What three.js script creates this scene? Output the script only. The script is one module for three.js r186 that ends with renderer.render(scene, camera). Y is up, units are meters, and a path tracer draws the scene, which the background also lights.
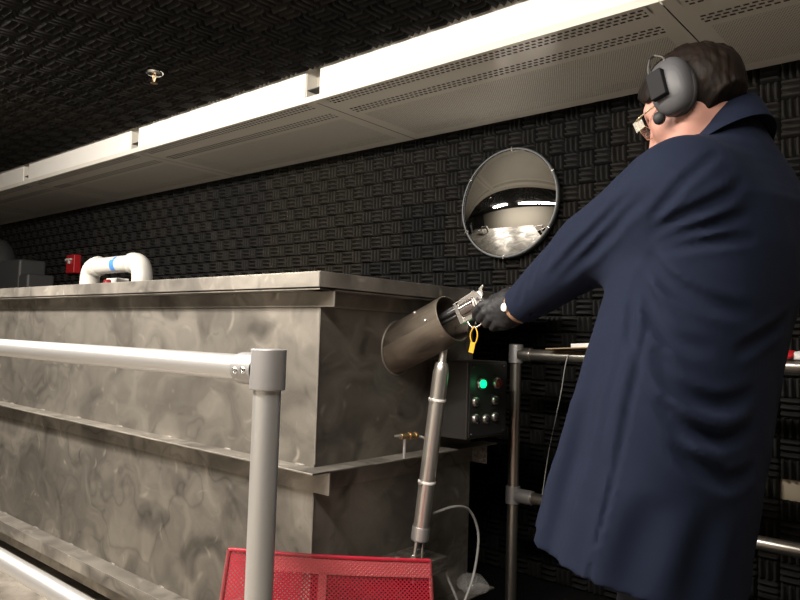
import * as THREE from 'three';
import { mergeGeometries, mergeVertices, toCreasedNormals } from 'three/addons/utils/BufferGeometryUtils.js';
import { RoundedBoxGeometry } from 'three/addons/geometries/RoundedBoxGeometry.js';
import { RectAreaLightUniformsLib } from 'three/addons/lights/RectAreaLightUniformsLib.js';
import { FontLoader } from 'three/addons/loaders/FontLoader.js';

// ───────────────────────── camera, lights, exposure ─────────────────────────
const scene = new THREE.Scene();
scene.background = new THREE.Color(0x000000);
const camera = new THREE.PerspectiveCamera(2 * Math.atan(300 / 705) * 180 / Math.PI, 800 / 600, 0.05, 60);
{ // slightly rolled hand-held phone, pitched up about three degrees, turned 41 degrees left of the foam wall
  const m = new THREE.Matrix4().set(
    0.75823, 0.0111, 0.65189, 0,
    0.03136, 0.99808, -0.05347, 0,
    -0.65123, 0.06099, 0.75642, 0,
    0, 0, 0, 1);
  camera.quaternion.setFromRotationMatrix(m);
  camera.position.set(0, 1.1, 0);
}
const renderer = new THREE.WebGLRenderer({ antialias: true });
renderer.toneMapping = THREE.LinearToneMapping;
renderer.toneMappingExposure = 1.0;
renderer.shadowMap.enabled = true;
renderer.shadowMap.type = THREE.PCFSoftShadowMap;
RectAreaLightUniformsLib.init();
const LAMP_COLOR = new THREE.Color().setRGB(1.0, 0.92, 0.825);
const LAMPS = [ // [x, z, intensity] four-foot twin-tube strips under the foam ceiling
  [-3.5, -0.2, 225],
  [-1.6, 0.05, 138],
  [-0.34, 0.05, 76],
];

// ───────────────────────── helpers ─────────────────────────
let seed = 1234567;
const rnd = () => { seed = (seed * 1664525 + 1013904223) >>> 0; return seed / 4294967296; };
const rr = (a, b) => a + (b - a) * rnd();
const V = (x, y, z) => new THREE.Vector3(x, y, z);
const clamp = (x, a, b) => Math.min(b, Math.max(a, x));
const sstep = (a, b, x) => { const t = clamp((x - a) / (b - a), 0, 1); return t * t * (3 - 2 * t); };
const used = {};
function numbered(n) { if (!(n in used)) { used[n] = 0; return n; } used[n]++; return n + '_' + String(used[n]).padStart(3, '0'); }
function shade(o) { o.castShadow = true; o.receiveShadow = true; return o; }
function thing(name, label, category, pos = [0, 0, 0], group) {
  const o = new THREE.Group(); o.name = numbered(name); o.position.set(...pos); scene.add(o);
  o.userData = { label, category }; if (group) o.userData.group = group; return o;
}
function mesh(name, g, m, parent, label) {
  const o = shade(new THREE.Mesh(Array.isArray(g) ? join(g) : g, m)); o.name = parent ? name : numbered(name);
  (parent || scene).add(o); if (label) o.userData.label = label; return o;
}
function solo(name, g, m, label, category, group) {
  const o = mesh(name, g, m); o.userData = { label, category }; if (group) o.userData.group = group; return o;
}
function struct(name, g, m, parent, label) {
  const o = shade(new THREE.Mesh(Array.isArray(g) ? join(g) : g, m)); o.name = name; (parent || scene).add(o);
  if (!parent) o.userData = { kind: 'structure', label, category: name.split('_')[0] }; return o;
}
function join(list) {
  const a = list.map(g => { const q = g.index ? g.toNonIndexed() : g; for (const k of Object.keys(q.attributes)) if (!['position', 'normal', 'uv'].includes(k)) q.deleteAttribute(k); return q; });
  return mergeGeometries(a);
}
const box = (x0, x1, y0, y1, z0, z1, r = 0) => {
  const w = x1 - x0, h = y1 - y0, d = z1 - z0;
  const g = r > 0 ? new RoundedBoxGeometry(w, h, d, 2, Math.min(r, w / 2.01, h / 2.01, d / 2.01)) : new THREE.BoxGeometry(w, h, d);
  g.translate((x0 + x1) / 2, (y0 + y1) / 2, (z0 + z1) / 2); return g;
};
function rod(a, b, r0, r1 = r0, seg = 24, open = false) {
  const d = b.clone().sub(a), L = d.length();
  const g = new THREE.CylinderGeometry(r1, r0, L, seg, 1, open);
  g.translate(0, L / 2, 0);
  g.applyQuaternion(new THREE.Quaternion().setFromUnitVectors(V(0, 1, 0), d.normalize()));
  return g.translate(a.x, a.y, a.z);
}
function lathe(pts, a, dir, seg = 28) { // profile [r, h] along dir from a
  const g = new THREE.LatheGeometry(pts.map(p => new THREE.Vector2(Math.max(p[0], 1e-5), p[1])), seg);
  g.applyQuaternion(new THREE.Quaternion().setFromUnitVectors(V(0, 1, 0), dir.clone().normalize()));
  return g.translate(a.x, a.y, a.z);
}
const tube = (pts, r, n = 60, seg = 10, closed = false) => new THREE.TubeGeometry(new THREE.CatmullRomCurve3(pts, closed), n, r, seg, closed);
const boxUV = (g, s = 1) => { // uv in metres by dominant normal
  const q = g.index ? g.toNonIndexed() : g; q.computeVertexNormals();
  const p = q.attributes.position, n = q.attributes.normal, uv = new Float32Array(p.count * 2);
  for (let i = 0; i < p.count; i++) {
    const ax = Math.abs(n.getX(i)), ay = Math.abs(n.getY(i)), az = Math.abs(n.getZ(i));
    let u, v;
    if (az >= ax && az >= ay) { u = p.getX(i); v = p.getY(i); } else if (ax >= ay) { u = p.getZ(i) + 7.3; v = p.getY(i); } else { u = p.getX(i); v = p.getZ(i) + 3.1; }
    uv[2 * i] = u * s; uv[2 * i + 1] = v * s;
  }
  q.setAttribute('uv', new THREE.BufferAttribute(uv, 2)); return q;
};
// value noise
function hash2(x, y, s) { let h = (x * 374761393 + y * 668265263 + s * 982451653) | 0; h = Math.imul(h ^ (h >>> 13), 1274126177); return ((h ^ (h >>> 16)) >>> 0) / 4294967296; }
function vnoise(x, y, s, per) {
  const xi = Math.floor(x), yi = Math.floor(y), fx = x - xi, fy = y - yi;
  const w = (k) => per ? ((k % per) + per) % per : k;
  const u = fx * fx * (3 - 2 * fx), v = fy * fy * (3 - 2 * fy);
  const a = hash2(w(xi), w(yi), s), b = hash2(w(xi + 1), w(yi), s), c = hash2(w(xi), w(yi + 1), s), d = hash2(w(xi + 1), w(yi + 1), s);
  return a + (b - a) * u + (c - a) * v + (a - b - c + d) * u * v;
}
function fbm(x, y, s, oct = 4, per) { let a = 0, w = 0.5, t = 0; for (let i = 0; i < oct; i++) { a += w * vnoise(x, y, s + i * 17, per); t += w; x *= 2; y *= 2; if (per) per *= 2; w *= 0.5; } return a / t; }
function dataTex(w, h, fn, srgb, rep) { // fn(i, j) -> [r, g, b] 0..1
  const d = new Uint8Array(w * h * 4);
  for (let j = 0; j < h; j++) for (let i = 0; i < w; i++) { const c = fn(i, j), k = 4 * (j * w + i); d[k] = clamp(c[0], 0, 1) * 255; d[k + 1] = clamp(c[1], 0, 1) * 255; d[k + 2] = clamp(c[2], 0, 1) * 255; d[k + 3] = 255; }
  const t = new THREE.DataTexture(d, w, h); t.magFilter = THREE.LinearFilter; t.minFilter = THREE.LinearMipmapLinearFilter; t.generateMipmaps = true;
  t.wrapS = t.wrapT = THREE.RepeatWrapping; if (srgb) t.colorSpace = THREE.SRGBColorSpace; if (rep) t.repeat.set(...rep); t.needsUpdate = true; return t;
}
const lin = (r, g, b) => new THREE.Color().setRGB(r, g, b);
const std = (o) => new THREE.MeshStandardMaterial(o);

// surface nets: signed distance -> smooth indexed mesh
function nets(f, lo, hi, h) {
  const nx = Math.ceil((hi[0] - lo[0]) / h) + 1, ny = Math.ceil((hi[1] - lo[1]) / h) + 1, nz = Math.ceil((hi[2] - lo[2]) / h) + 1;
  const F = new Float32Array(nx * ny * nz); let k = 0;
  for (let z = 0; z < nz; z++) for (let y = 0; y < ny; y++) for (let x = 0; x < nx; x++) F[k++] = f(lo[0] + x * h, lo[1] + y * h, lo[2] + z * h);
  const id = new Int32Array(nx * ny * nz).fill(-1), pos = [], idx = [], sy = nx, sz = nx * ny;
  const co = [0, 1, sy, sy + 1, sz, sz + 1, sz + sy, sz + sy + 1];
  const ed = [[0, 1], [2, 3], [4, 5], [6, 7], [0, 2], [1, 3], [4, 6], [5, 7], [0, 4], [1, 5], [2, 6], [3, 7]];
  for (let z = 0; z < nz - 1; z++) for (let y = 0; y < ny - 1; y++) for (let x = 0; x < nx - 1; x++) {
    const b = x + y * sy + z * sz; let m = 0;
    for (let i = 0; i < 8; i++) if (F[b + co[i]] < 0) m |= 1 << i;
    if (m === 0 || m === 255) continue;
    let px = 0, py = 0, pz = 0, n = 0;
    for (const [a, c] of ed) if (((m >> a) & 1) !== ((m >> c) & 1)) {
      const fa = F[b + co[a]], fc = F[b + co[c]], t = fa / (fa - fc);
      px += (a & 1) + ((c & 1) - (a & 1)) * t; py += ((a >> 1) & 1) + (((c >> 1) & 1) - ((a >> 1) & 1)) * t; pz += (a >> 2) + ((c >> 2) - (a >> 2)) * t; n++;
    }
    id[b] = pos.length / 3; pos.push(lo[0] + (x + px / n) * h, lo[1] + (y + py / n) * h, lo[2] + (z + pz / n) * h);
  }
  for (let z = 1; z < nz - 1; z++) for (let y = 1; y < ny - 1; y++) for (let x = 1; x < nx - 1; x++) {
    const b = x + y * sy + z * sz, s0 = F[b] < 0;
    const q = (o, A, B) => { if (s0 === (F[b + o] < 0)) return; const v = [id[b], id[b - A], id[b - A - B], id[b - B]]; if (v.includes(-1)) return; if (s0) idx.push(v[0], v[1], v[2], v[0], v[2], v[3]); else idx.push(v[0], v[2], v[1], v[0], v[3], v[2]); };
    q(1, sy, sz); q(sy, sz, 1); q(sz, 1, sy);
  }
  const g = new THREE.BufferGeometry(); g.setAttribute('position', new THREE.Float32BufferAttribute(pos, 3)); g.setIndex(idx); g.computeVertexNormals();
  const uv = new Float32Array(pos.length / 3 * 2); for (let i = 0; i < pos.length / 3; i++) { uv[2 * i] = (pos[3 * i] * 0.9 - pos[3 * i + 2] * 0.7); uv[2 * i + 1] = pos[3 * i + 1]; }
  g.setAttribute('uv', new THREE.BufferAttribute(uv, 2)); return g;
}
const smin = (a, b, k) => { const h = Math.max(k - Math.abs(a - b), 0) / k; return Math.min(a, b) - h * h * k * 0.25; };
const smax = (a, b, k) => -smin(-a, -b, k);
function cap(x, y, z, a, b, ra, rb) { // tapered capsule
  const bx = b[0] - a[0], by = b[1] - a[1], bz = b[2] - a[2], px = x - a[0], py = y - a[1], pz = z - a[2];
  const t = clamp((px * bx + py * by + pz * bz) / (bx * bx + by * by + bz * bz), 0, 1);
  return Math.hypot(px - bx * t, py - by * t, pz - bz * t) - (ra + (rb - ra) * t);
}
const ell = (x, y, z, c, r) => { const k = Math.hypot((x - c[0]) / r[0], (y - c[1]) / r[1], (z - c[2]) / r[2]); return (k - 1) * Math.min(r[0], r[1], r[2]); };

// ───────────────────────── materials ─────────────────────────
const SW = 2048, SH = 1024; // one tile covers 5 m x 2.5 m
const steelMix = (() => { // hand-ground stainless: clouds, wandering dark smears, bright ground arcs
  const a = new Float32Array(SW * SH);
  for (let j = 0; j < SH; j++) for (let i = 0; i < SW; i++) {
    const x = i / 78, y = j / 78, wx = fbm(x * 0.9 + 5, y * 0.9, 3, 3), wy = fbm(x * 0.9, y * 0.9 + 9, 8, 3);
    const c = fbm(x * 0.8 + wx * 3.4, y * 1.3 + wy * 3.4, 21, 4), big = fbm(x * 0.4, y * 0.4, 77, 2);
    const rd = 1 - Math.abs(2 * fbm(x * 0.55 + wy * 2.2, y * 1.0 + wx * 2.2, 41, 3) - 1), smear = Math.pow(clamp(rd, 0, 1), 14) * sstep(0.45, 0.65, fbm(x * 0.6, y * 0.6, 90, 2));
    a[j * SW + i] = 0.5 + (c - 0.5) * 0.95 + (big - 0.5) * 0.5 - smear * 0.22 + (hash2(i, j, 5) - 0.5) * 0.05;
  }
  const stroke = (cx, cy, R, a0, a1, w, v) => {
    const n = Math.ceil(Math.abs(a1 - a0) * R), fl = rr(0.5, 1);
    for (let k = 0; k <= n; k++) {
      const t = a0 + (a1 - a0) * k / n, fade = Math.sin(Math.PI * k / n), px = cx + Math.cos(t) * R, py = cy + Math.sin(t) * R * fl;
      for (let dj = -w; dj <= w; dj++) for (let di = -w; di <= w; di++) {
        const q = 1 - Math.hypot(di, dj) / w; if (q <= 0) continue;
        const i = ((Math.round(px + di) % SW) + SW) % SW, j = ((Math.round(py + dj) % SH) + SH) % SH; a[j * SW + i] += v * q * fade;
      }
    }
  };
  for (let s = 0; s < 1100; s++) { const t0 = rr(0, 6.28); stroke(rr(0, SW), rr(0, SH), rr(6, 34), t0, t0 + rr(0.5, 1.9), Math.round(rr(2, 5)), rr(-0.05, 0.085)); }
  for (let s = 0; s < 160; s++) { const t0 = rr(0, 6.28); stroke(rr(0, SW), rr(0, SH), rr(40, 120), t0, t0 + rr(0.4, 1.2), Math.round(rr(4, 9)), rr(-0.03, 0.02)); }
  return a;
})();
const steelColor = dataTex(SW, SH, (i, j) => { const v = clamp(steelMix[j * SW + i], 0.05, 1); return [0.38 + v * 0.6, 0.372 + v * 0.592, 0.358 + v * 0.578]; }, true);
const steelRough = dataTex(SW, SH, (i, j) => { const r = clamp(0.62 - (steelMix[j * SW + i] - 0.5) * 0.35, 0.35, 0.85); return [r, r, r]; }, false);
for (const t of [steelColor, steelRough]) t.repeat.set(0.2, 0.4);
const M = {
  tank: std({ color: lin(0.53, 0.51, 0.48), map: steelColor, roughnessMap: steelRough, roughness: 0.95, metalness: 0.85 }),
  tankTrim: std({ color: lin(0.53, 0.51, 0.48), map: steelColor, roughnessMap: steelRough, roughness: 0.85, metalness: 0.5 }),
  tube: std({ color: lin(0.4, 0.35, 0.3), map: steelColor, roughness: 0.5, metalness: 0.65 }),
  galv: std({ color: lin(0.64, 0.635, 0.63), roughness: 0.4, metalness: 0.8 }),
  railDark: std({ color: lin(0.5, 0.47, 0.42), roughness: 0.3, metalness: 0.95 }),
  fitting: std({ color: lin(0.42, 0.41, 0.41), roughness: 0.45, metalness: 0.7 }),
  chrome: std({ color: lin(0.85, 0.84, 0.82), roughness: 0.16, metalness: 1 }),
  polish: std({ color: lin(0.72, 0.7, 0.66), roughness: 0.3, metalness: 0.9 }),
  mirror: std({ color: lin(0.9, 0.9, 0.88), roughness: 0.015, metalness: 1 }),
  dark: std({ color: lin(0.02, 0.02, 0.021), roughness: 0.6 }),
  gunDark: std({ color: lin(0.12, 0.12, 0.125), roughness: 0.35, metalness: 0.9 }),
  brass: std({ color: lin(0.5, 0.34, 0.18), roughness: 0.4, metalness: 0.9 }),
  paint: new THREE.MeshPhysicalMaterial({ color: lin(0.74, 0.71, 0.64), roughness: 0.42, clearcoat: 0.25, clearcoatRoughness: 0.2 }),
  paintWhite: std({ color: lin(0.88, 0.86, 0.82), roughness: 0.5 }),
  pvc: std({ color: lin(0.47, 0.46, 0.43), roughness: 0.35 }),
  blue: std({ color: lin(0.05, 0.2, 0.55), roughness: 0.5 }),
  red: std({ color: lin(0.55, 0.02, 0.025), roughness: 0.4 }),
  redDark: std({ color: lin(0.25, 0.02, 0.02), roughness: 0.45 }),
  white: std({ color: lin(0.8, 0.79, 0.76), roughness: 0.5 }),
  greyPlastic: std({ color: lin(0.13, 0.14, 0.145), roughness: 0.45 }),
  charcoal: std({ color: lin(0.028, 0.029, 0.03), roughness: 0.55 }),
  hose: std({ color: lin(0.35, 0.35, 0.34), roughness: 0.4 }),
  yellow: std({ color: lin(0.72, 0.42, 0.03), roughness: 0.45 }),
  skin: new THREE.MeshPhysicalMaterial({ color: lin(0.55, 0.285, 0.225), roughness: 0.55 }),
  glove: std({ color: lin(0.012, 0.012, 0.014), roughness: 0.6 }),
  wood: std({ color: lin(0.42, 0.3, 0.18), roughness: 0.6 }),
};
const weave = dataTex(128, 128, (i, j) => { const v = 0.5 + 0.25 * Math.sin((i + j) * Math.PI / 4) + (hash2(i, j, 2) - 0.5) * 0.4; return [v, v, v]; }, false, [60, 60]);
M.coat = new THREE.MeshPhysicalMaterial({ color: lin(0.0075, 0.012, 0.029), roughness: 0.85, specularIntensity: 0.4, sheen: 0.08, sheenRoughness: 0.6, sheenColor: lin(0.25, 0.3, 0.45), bumpMap: weave, bumpScale: 0.0003 });
M.jeans = std({ color: lin(0.018, 0.022, 0.034), roughness: 0.9, bumpMap: weave, bumpScale: 0.0004 });
const hairTex = dataTex(256, 256, (i, j) => { const v = 0.35 + fbm(i / 3, j / 40, 6, 3) * 0.65; return [v, v, v]; }, true, [3, 3]);
M.hair = new THREE.MeshPhysicalMaterial({ color: lin(0.022, 0.013, 0.009), roughness: 0.6, specularIntensity: 0.35, map: hairTex });
const foamNoise = dataTex(256, 256, (i, j) => { const v = 0.72 + 0.28 * fbm(i / 20, j / 20, 12, 4) + (hash2(i, j, 7) - 0.5) * 0.14; return [v, v, v]; }, true);
M.foam = [[0.026, 0.025, 0.024], [0.023, 0.0225, 0.022], [0.03, 0.0278, 0.0255], [0.021, 0.0207, 0.0205]].map(c => new THREE.MeshPhysicalMaterial({ color: lin(...c), roughness: 0.8, specularIntensity: 0.25, map: foamNoise }));
M.foamOld = new THREE.MeshPhysicalMaterial({ color: lin(0.033, 0.03, 0.025), roughness: 0.8, specularIntensity: 0.25, map: foamNoise });

// ───────────────────────── room ─────────────────────────
const X0 = -9.3, X1 = 2.6, ZW = -3.0, Z1 = 2.3, YC = 2.4;
const treadTex = (() => { // raised treadplate lugs, alternating direction
  const n = 256; return dataTex(n, n, (i, j) => {
    let v = 0; for (const [cx, cy, s] of [[64, 64, 1], [192, 192, 1], [192, 64, -1], [64, 192, -1]]) {
      const dx = i - cx, dy = j - cy, u = (dx + s * dy) * 0.7071, w = (dx - s * dy) * 0.7071; v = Math.max(v, 1 - sstep(0.75, 1.1, Math.hypot(u / 48, w / 13)));
    } return [v, v, v];
  }, false);
})();
const treadColor = dataTex(256, 256, (i, j) => { const v = 0.55 + 0.45 * fbm(i / 16, j / 16, 31, 4, 16); return [v, v * 0.97, v * 0.93]; }, true);
treadTex.repeat.set(16, 16); treadColor.repeat.set(0.7, 0.7);
struct('floor', boxUV(box(X0 - 0.15, X1 + 0.15, -0.15, 0, ZW - 0.15, Z1 + 0.15)), std({ color: lin(0.6, 0.58, 0.55), roughness: 0.5, metalness: 0.3, bumpMap: treadTex, bumpScale: 0.002, map: treadColor }), null, 'dark treadplate metal floor around the tank');
{ // added mat, black to darken the floor here and round the tank back
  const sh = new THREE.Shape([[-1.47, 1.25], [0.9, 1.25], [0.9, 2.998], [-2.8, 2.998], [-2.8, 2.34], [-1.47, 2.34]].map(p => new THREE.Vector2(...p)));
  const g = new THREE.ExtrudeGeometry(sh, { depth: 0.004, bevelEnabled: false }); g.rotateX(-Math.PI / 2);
  solo('added_dark_mat', g, new THREE.MeshPhysicalMaterial({ color: lin(0.008, 0.008, 0.0085), roughness: 0.9, specularIntensity: 0.2 }), 'added black mat that darkens the floor where the person stands', 'mat');
}
const wallPaint = std({ color: lin(0.4, 0.34, 0.25), roughness: 0.8 });
const wallBack = struct('wall_back', box(X0 - 0.15, X1 + 0.15, 0, YC + 0.15, ZW - 0.15, ZW), wallPaint, null, 'back wall covered in charcoal wedge acoustic foam panels');
const ceiling = struct('ceiling', box(X0 - 0.15, X1 + 0.15, YC, YC + 0.15, ZW, Z1 + 0.15), M.foam[0], null, 'ceiling covered in charcoal wedge acoustic foam panels');
const foamFlat = std({ color: lin(0.02, 0.019, 0.018), roughness: 0.9, map: foamNoise });
struct('wall_left', box(X0 - 0.15, X0, 0, YC, ZW, Z1), foamFlat, null, 'far end wall in dark acoustic foam');
struct('wall_right', box(X1, X1 + 0.15, 0, YC, ZW, Z1), foamFlat, null, 'end wall in dark acoustic foam');
struct('wall_front', box(X0 - 0.15, X1 + 0.15, 0, YC, Z1, Z1 + 0.15), std({ color: lin(0.34, 0.315, 0.27), roughness: 0.85 }), null, 'plain wall opposite the foam wall');

// foam panel: 4 x 4 squares, three rounded ridges each, alternating direction
const T = 0.305, SQ = T / 4, RH = 0.046;
function foamSquare(ox, oy, along, pos, idx, jit) {
  const us = []; for (let b = 0; b < 3; b++) for (let k = 0; k < 4; k++) us.push((b + k / 4) / 3); us.push(1);
  const prof = (u) => 0.14 + 0.86 * Math.pow(Math.abs(Math.sin(Math.PI * 3 * u)), 0.75);
  const vs = [0, 0.1, 0.9, 1], base = pos.length / 3;
  for (let b = 0; b < vs.length; b++) for (let a = 0; a < us.length; a++) {
    const endd = b === 0 || b === 3 ? 0.25 : 1, bow = jit * Math.sin(Math.PI * vs[b]) * 0.004;
    const h = RH * prof(us[a]) * endd, p = us[a] * SQ + bow, q = vs[b] * SQ;
    pos.push(ox + (along ? q : p), oy + (along ? p : q), h);
  }
  const n = us.length;
  for (let b = 0; b < 3; b++) for (let a = 0; a < n - 1; a++) { const i = base + b * n + a; if (along) idx.push(i, i + n, i + 1, i + 1, i + n, i + n + 1); else idx.push(i, i + 1, i + n, i + 1, i + n + 1, i + n); }
}
function foamPanel(par, jit, skip) {
  const pos = [], idx = [];
  for (let r = 0; r < 4; r++) for (let c = 0; c < 4; c++) if (!skip || !skip(r, c)) foamSquare(-T / 2 + c * SQ, -T / 2 + r * SQ, (r + c + par) % 2 === 0, pos, idx, jit);
  let g = new THREE.BufferGeometry(); g.setAttribute('position', new THREE.Float32BufferAttribute(pos, 3)); g.setIndex(idx);
  const uv = []; for (let i = 0; i < pos.length / 3; i++) uv.push(pos[3 * i] * 2.7 + jit, pos[3 * i + 1] * 2.7); g.setAttribute('uv', new THREE.Float32BufferAttribute(uv, 2));
  g.computeVertexNormals(); return g;
}
const panels = [foamPanel(0, 0), foamPanel(0, 1.2), foamPanel(0, -1.3)];
const CT = 0.406, ceilPanels = panels.map(g => g.clone().scale(CT / T, CT / T, 1.2));
function placeFoam(parent, i, pos, rot, mat, g) { const o = shade(new THREE.Mesh(g, mat)); o.name = 'foam_panel' + (i ? '_' + String(i).padStart(3, '0') : ''); o.position.set(...pos); if (rot) o.rotation.x = rot; parent.add(o); }
{
  let n = 0; const tornCol = 28, tornRow = 1;
  for (let r = 0; r < 8; r++) for (let c = 0; c < 31; c++) {
    const x = X0 + 0.16 + (c + 0.5) * T - 0.13, y = 0.005 + (r + 0.5) * T; if (y > YC - 0.1) continue;
    if (r < 3 && x < -3.2) continue; // hidden behind the tank
    const old = (x > -3.9 && x < -2.75 && r > 3); const g = old ? panels[rnd() < 0.5 ? 1 : 2] : panels[Math.floor(rnd() * 2.2) % 3];
    const torn = c === tornCol && r === tornRow;
    placeFoam(wallBack, n++, [x, y, ZW + 0.002], 0, old ? M.foamOld : M.foam[Math.floor(rnd() * 4)], torn ? foamPanel(0, 0, (a, b) => (a === 3 && b > 0 && b < 3)) : g);
  }
  n = 0;
  for (let r = 0; r < 7; r++) for (let c = 0; c < 24; c++) {
    const x = X0 + 0.03 + (c + 0.5) * CT, z = -2.18 + (r + 0.5) * CT;
    placeFoam(ceiling, n++, [x, YC - 0.002, z], Math.PI / 2, M.foam[Math.floor(rnd() * 4)], ceilPanels[Math.floor(rnd() * 3)]);
  }
  const rest = []; // beyond the lamps, seen only in the mirror
  for (let r = 0; r < 11; r++) for (let c = r < 7 ? 24 : 8; c < 29; c++) { const x = X0 + 0.03 + (c + 0.5) * CT, z = -2.18 + (r + 0.5) * CT; const g = ceilPanels[0].clone(); g.rotateX(Math.PI / 2); g.translate(x, YC - 0.002, z); rest.push(g); }
  const o = mesh('foam_lining', mergeGeometries(rest), M.foam[1], ceiling); o.userData.kind = 'stuff';
}

// ───────────────────────── lamps ─────────────────────────
LAMPS.forEach(([x, z, I], i) => {
  const t = thing('strip_light', ['white wraparound fluorescent strip light on the foam ceiling over the tank', 'white wraparound strip light over the corner of the guard rail', 'white wraparound strip light over the open floor beside the tank end'][i], 'light', [x, 0, z], 'ceiling strip lights');
  mesh('housing', [box(-0.62, 0.62, 2.345, 2.385, -0.075, 0.075, 0.008)], M.paintWhite, t);
  const em = std({ color: 0xffffff, emissive: LAMP_COLOR, emissiveIntensity: 7, roughness: 0.4 });
  mesh('diffuser', box(-0.6, 0.6, 2.268, 2.345, -0.066, 0.066, 0.015), em, t, 'glowing wraparound diffuser');
  for (const s of [-1, 1]) mesh('end_cap', box(s * 0.61 - 0.01, s * 0.61 + 0.01, 2.262, 2.345, -0.07, 0.07, 0.004), M.white, t);
  const L = new THREE.RectAreaLight(LAMP_COLOR, I, 1.18, 0.12); L.position.set(0, 2.264, 0); L.rotation.x = -Math.PI / 2; t.add(L);
  for (const s of [-1, 1]) { // light leaving the tubes sideways
    const S = new THREE.RectAreaLight(LAMP_COLOR, I, 1.18, 0.07); S.position.set(0, 2.307, s * 0.07); if (s > 0) S.rotation.y = Math.PI; t.add(S);
  }
});

// ───────────────────────── perforated vent units along the wall ─────────────────────────
const SY = 2.2, ZF = -2.185, ZB = -2.955, UL = 1.64;
const perf = (() => {
  const W = 2048, H = 1024, L = UL - 0.012, D = ZF - ZB; // u along x, v from front (0) to back (1)
  return dataTex(W, H, (i, j) => {
    const x = (i + 0.5) / W * L, d = (j + 0.5) / H * D; let solid = 1;
    const band = (d0, rows) => { const r = Math.floor((d - d0) / 0.0235); if (d < d0 || r >= rows || x < 0.06 || x > L - 0.06) return; const px = 0.0265, xx = (x - 0.06 + (r % 2) * px * 0.5) % px, dd = (d - d0) - r * 0.0235; if (Math.abs(xx - px / 2) < 0.0088 && Math.abs(dd - 0.0117) < 0.0058) solid = 0; };
    band(0.02, 3); band(0.175, 3);
    if (d > 0.28 && d < 0.70 && x > 0.07 && x < L - 0.07) { const p = 0.0092, r = Math.floor(d / p), xx = (x + (r % 2) * p / 2) % p - p / 2, dd = d - r * p - p / 2; if (Math.hypot(xx, dd) < 0.0021) solid = 0; }
    return [solid, solid, solid];
  }, false);
})();
M.perf = new THREE.MeshPhysicalMaterial({ color: lin(0.9, 0.865, 0.79), roughness: 0.2, alphaMap: perf, alphaTest: 0.5, side: THREE.DoubleSide });
const ventLabels = ['white perforated vent unit above the head of the person', 'white perforated vent unit directly above the convex mirror', 'white perforated vent unit over the tank between mirror and sprinkler', 'white perforated vent unit in the row beyond the sprinkler head', 'white perforated vent unit over the red alarm box', 'white perforated vent unit at the far end of the row'];
for (let k = 0; k < 6; k++) {
  const xr = 0.81 - UL * k, xl = xr - UL;
  const t = thing('vent_unit', ventLabels[k], 'vent', [xl, SY, ZB], 'row of perforated vent units under the ceiling');
  const D = ZF - ZB, a = 0.003, b = UL - 0.003;
  const g = new THREE.PlaneGeometry(b - a, D); g.rotateX(Math.PI / 2); g.translate((a + b) / 2, 0, D / 2);
  { const uv = g.attributes.uv, p = g.attributes.position; for (let i = 0; i < p.count; i++) uv.setXY(i, (p.getX(i) - a) / (b - a), 1 - p.getZ(i) / D); }
  mesh('perforated_panel', g, M.perf, t);
  mesh('liner', [box(a, b, 0.06, 0.065, 0.01, D - 0.01), box(a, a + 0.004, 0.002, 0.1, 0.004, D - 0.09), box(b - 0.004, b, 0.002, 0.1, 0.004, D - 0.09)], M.charcoal, t);
  mesh('fascia', [box(0.05, UL - 0.05, 0.022, 0.2, D - 0.012, D, 0.002)], M.paintWhite, t);
  mesh('front_lip', [box(0.0002, UL - 0.0002, -0.004, 0.024, D - 0.004, D + 0.004, 0.002)], M.paint, t);
  for (const q of [0.045, UL - 0.05]) mesh('end_plate', box(q, q + 0.005, 0.0, 0.2, D - 0.07, D - 0.006), M.paint, t);
  for (const q of [0, UL - 0.0455]) mesh('recess_plate', box(q, q + 0.0455, 0.02, 0.2, D - 0.08, D - 0.07), M.paint, t);
  mesh('seam_strip', box(0, 0.003, 0.002, 0.012, 0.005, D - 0.005), M.paint, t);
}

// ───────────────────────── stainless water tank ─────────────────────────
const TX = -1.55, TZF = -1.435, TZB = -2.238, TXL = -6.3, W_ = 0.072, LX = TX + W_, LZ = TZF + W_;
const tank = thing('water_tank', 'long stainless steel water tank with welded angle ledges and firing tube', 'tank', [0, 0, 0]);
mesh('body', boxUV(box(TXL, TX, 0.03, 1.25, TZB, TZF, 0.004)), M.tank, tank);
{ // lid: folded plate, lip hanging 45 mm
  const y1 = 1.283, y0 = 1.238;
  mesh('lid', [boxUV(box(TXL - 0.05, LX, y1 - 0.004, y1, -2.76, LZ, 0.0015)), boxUV(box(TXL - 0.05, LX, y0, y1 - 0.002, LZ - 0.004, LZ, 0.0015)), boxUV(box(LX - 0.004, LX, y0, y1 - 0.002, -2.76, LZ, 0.0015)), boxUV(box(TXL - 0.05, LX, y0, y1 - 0.002, -2.76, -2.756, 0.0015))], M.tankTrim, tank);
}
function ledge(y, leg, w) { // angle iron round the body: flat leg on top, upright leg on the body
  mesh('ledge_angle', [boxUV(box(TXL, TX + w, y - 0.006, y, TZF, TZF + w, 0.002)), boxUV(box(TXL, TX + w, y - leg, y - 0.005, TZF, TZF + 0.006, 0.002))], M.tankTrim, tank);
  mesh('ledge_angle', [boxUV(box(TX, TX + w, y - 0.006, y, TZB - w, TZF + w * 0.999, 0.002)), boxUV(box(TX, TX + 0.006, y - leg, y - 0.005, TZB - w, TZF, 0.002))], M.tankTrim, tank);
  for (let k = 0; k < 9; k++) { // stitch welds
    const x = TX - 0.06 - k * 0.36; const g = new THREE.SphereGeometry(0.006, 8, 6); g.scale(rr(3, 5), 0.7, 0.8); g.translate(x, y, TZF + 0.002); mesh('weld_bead', g, M.tankTrim, tank);
  }
}
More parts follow.
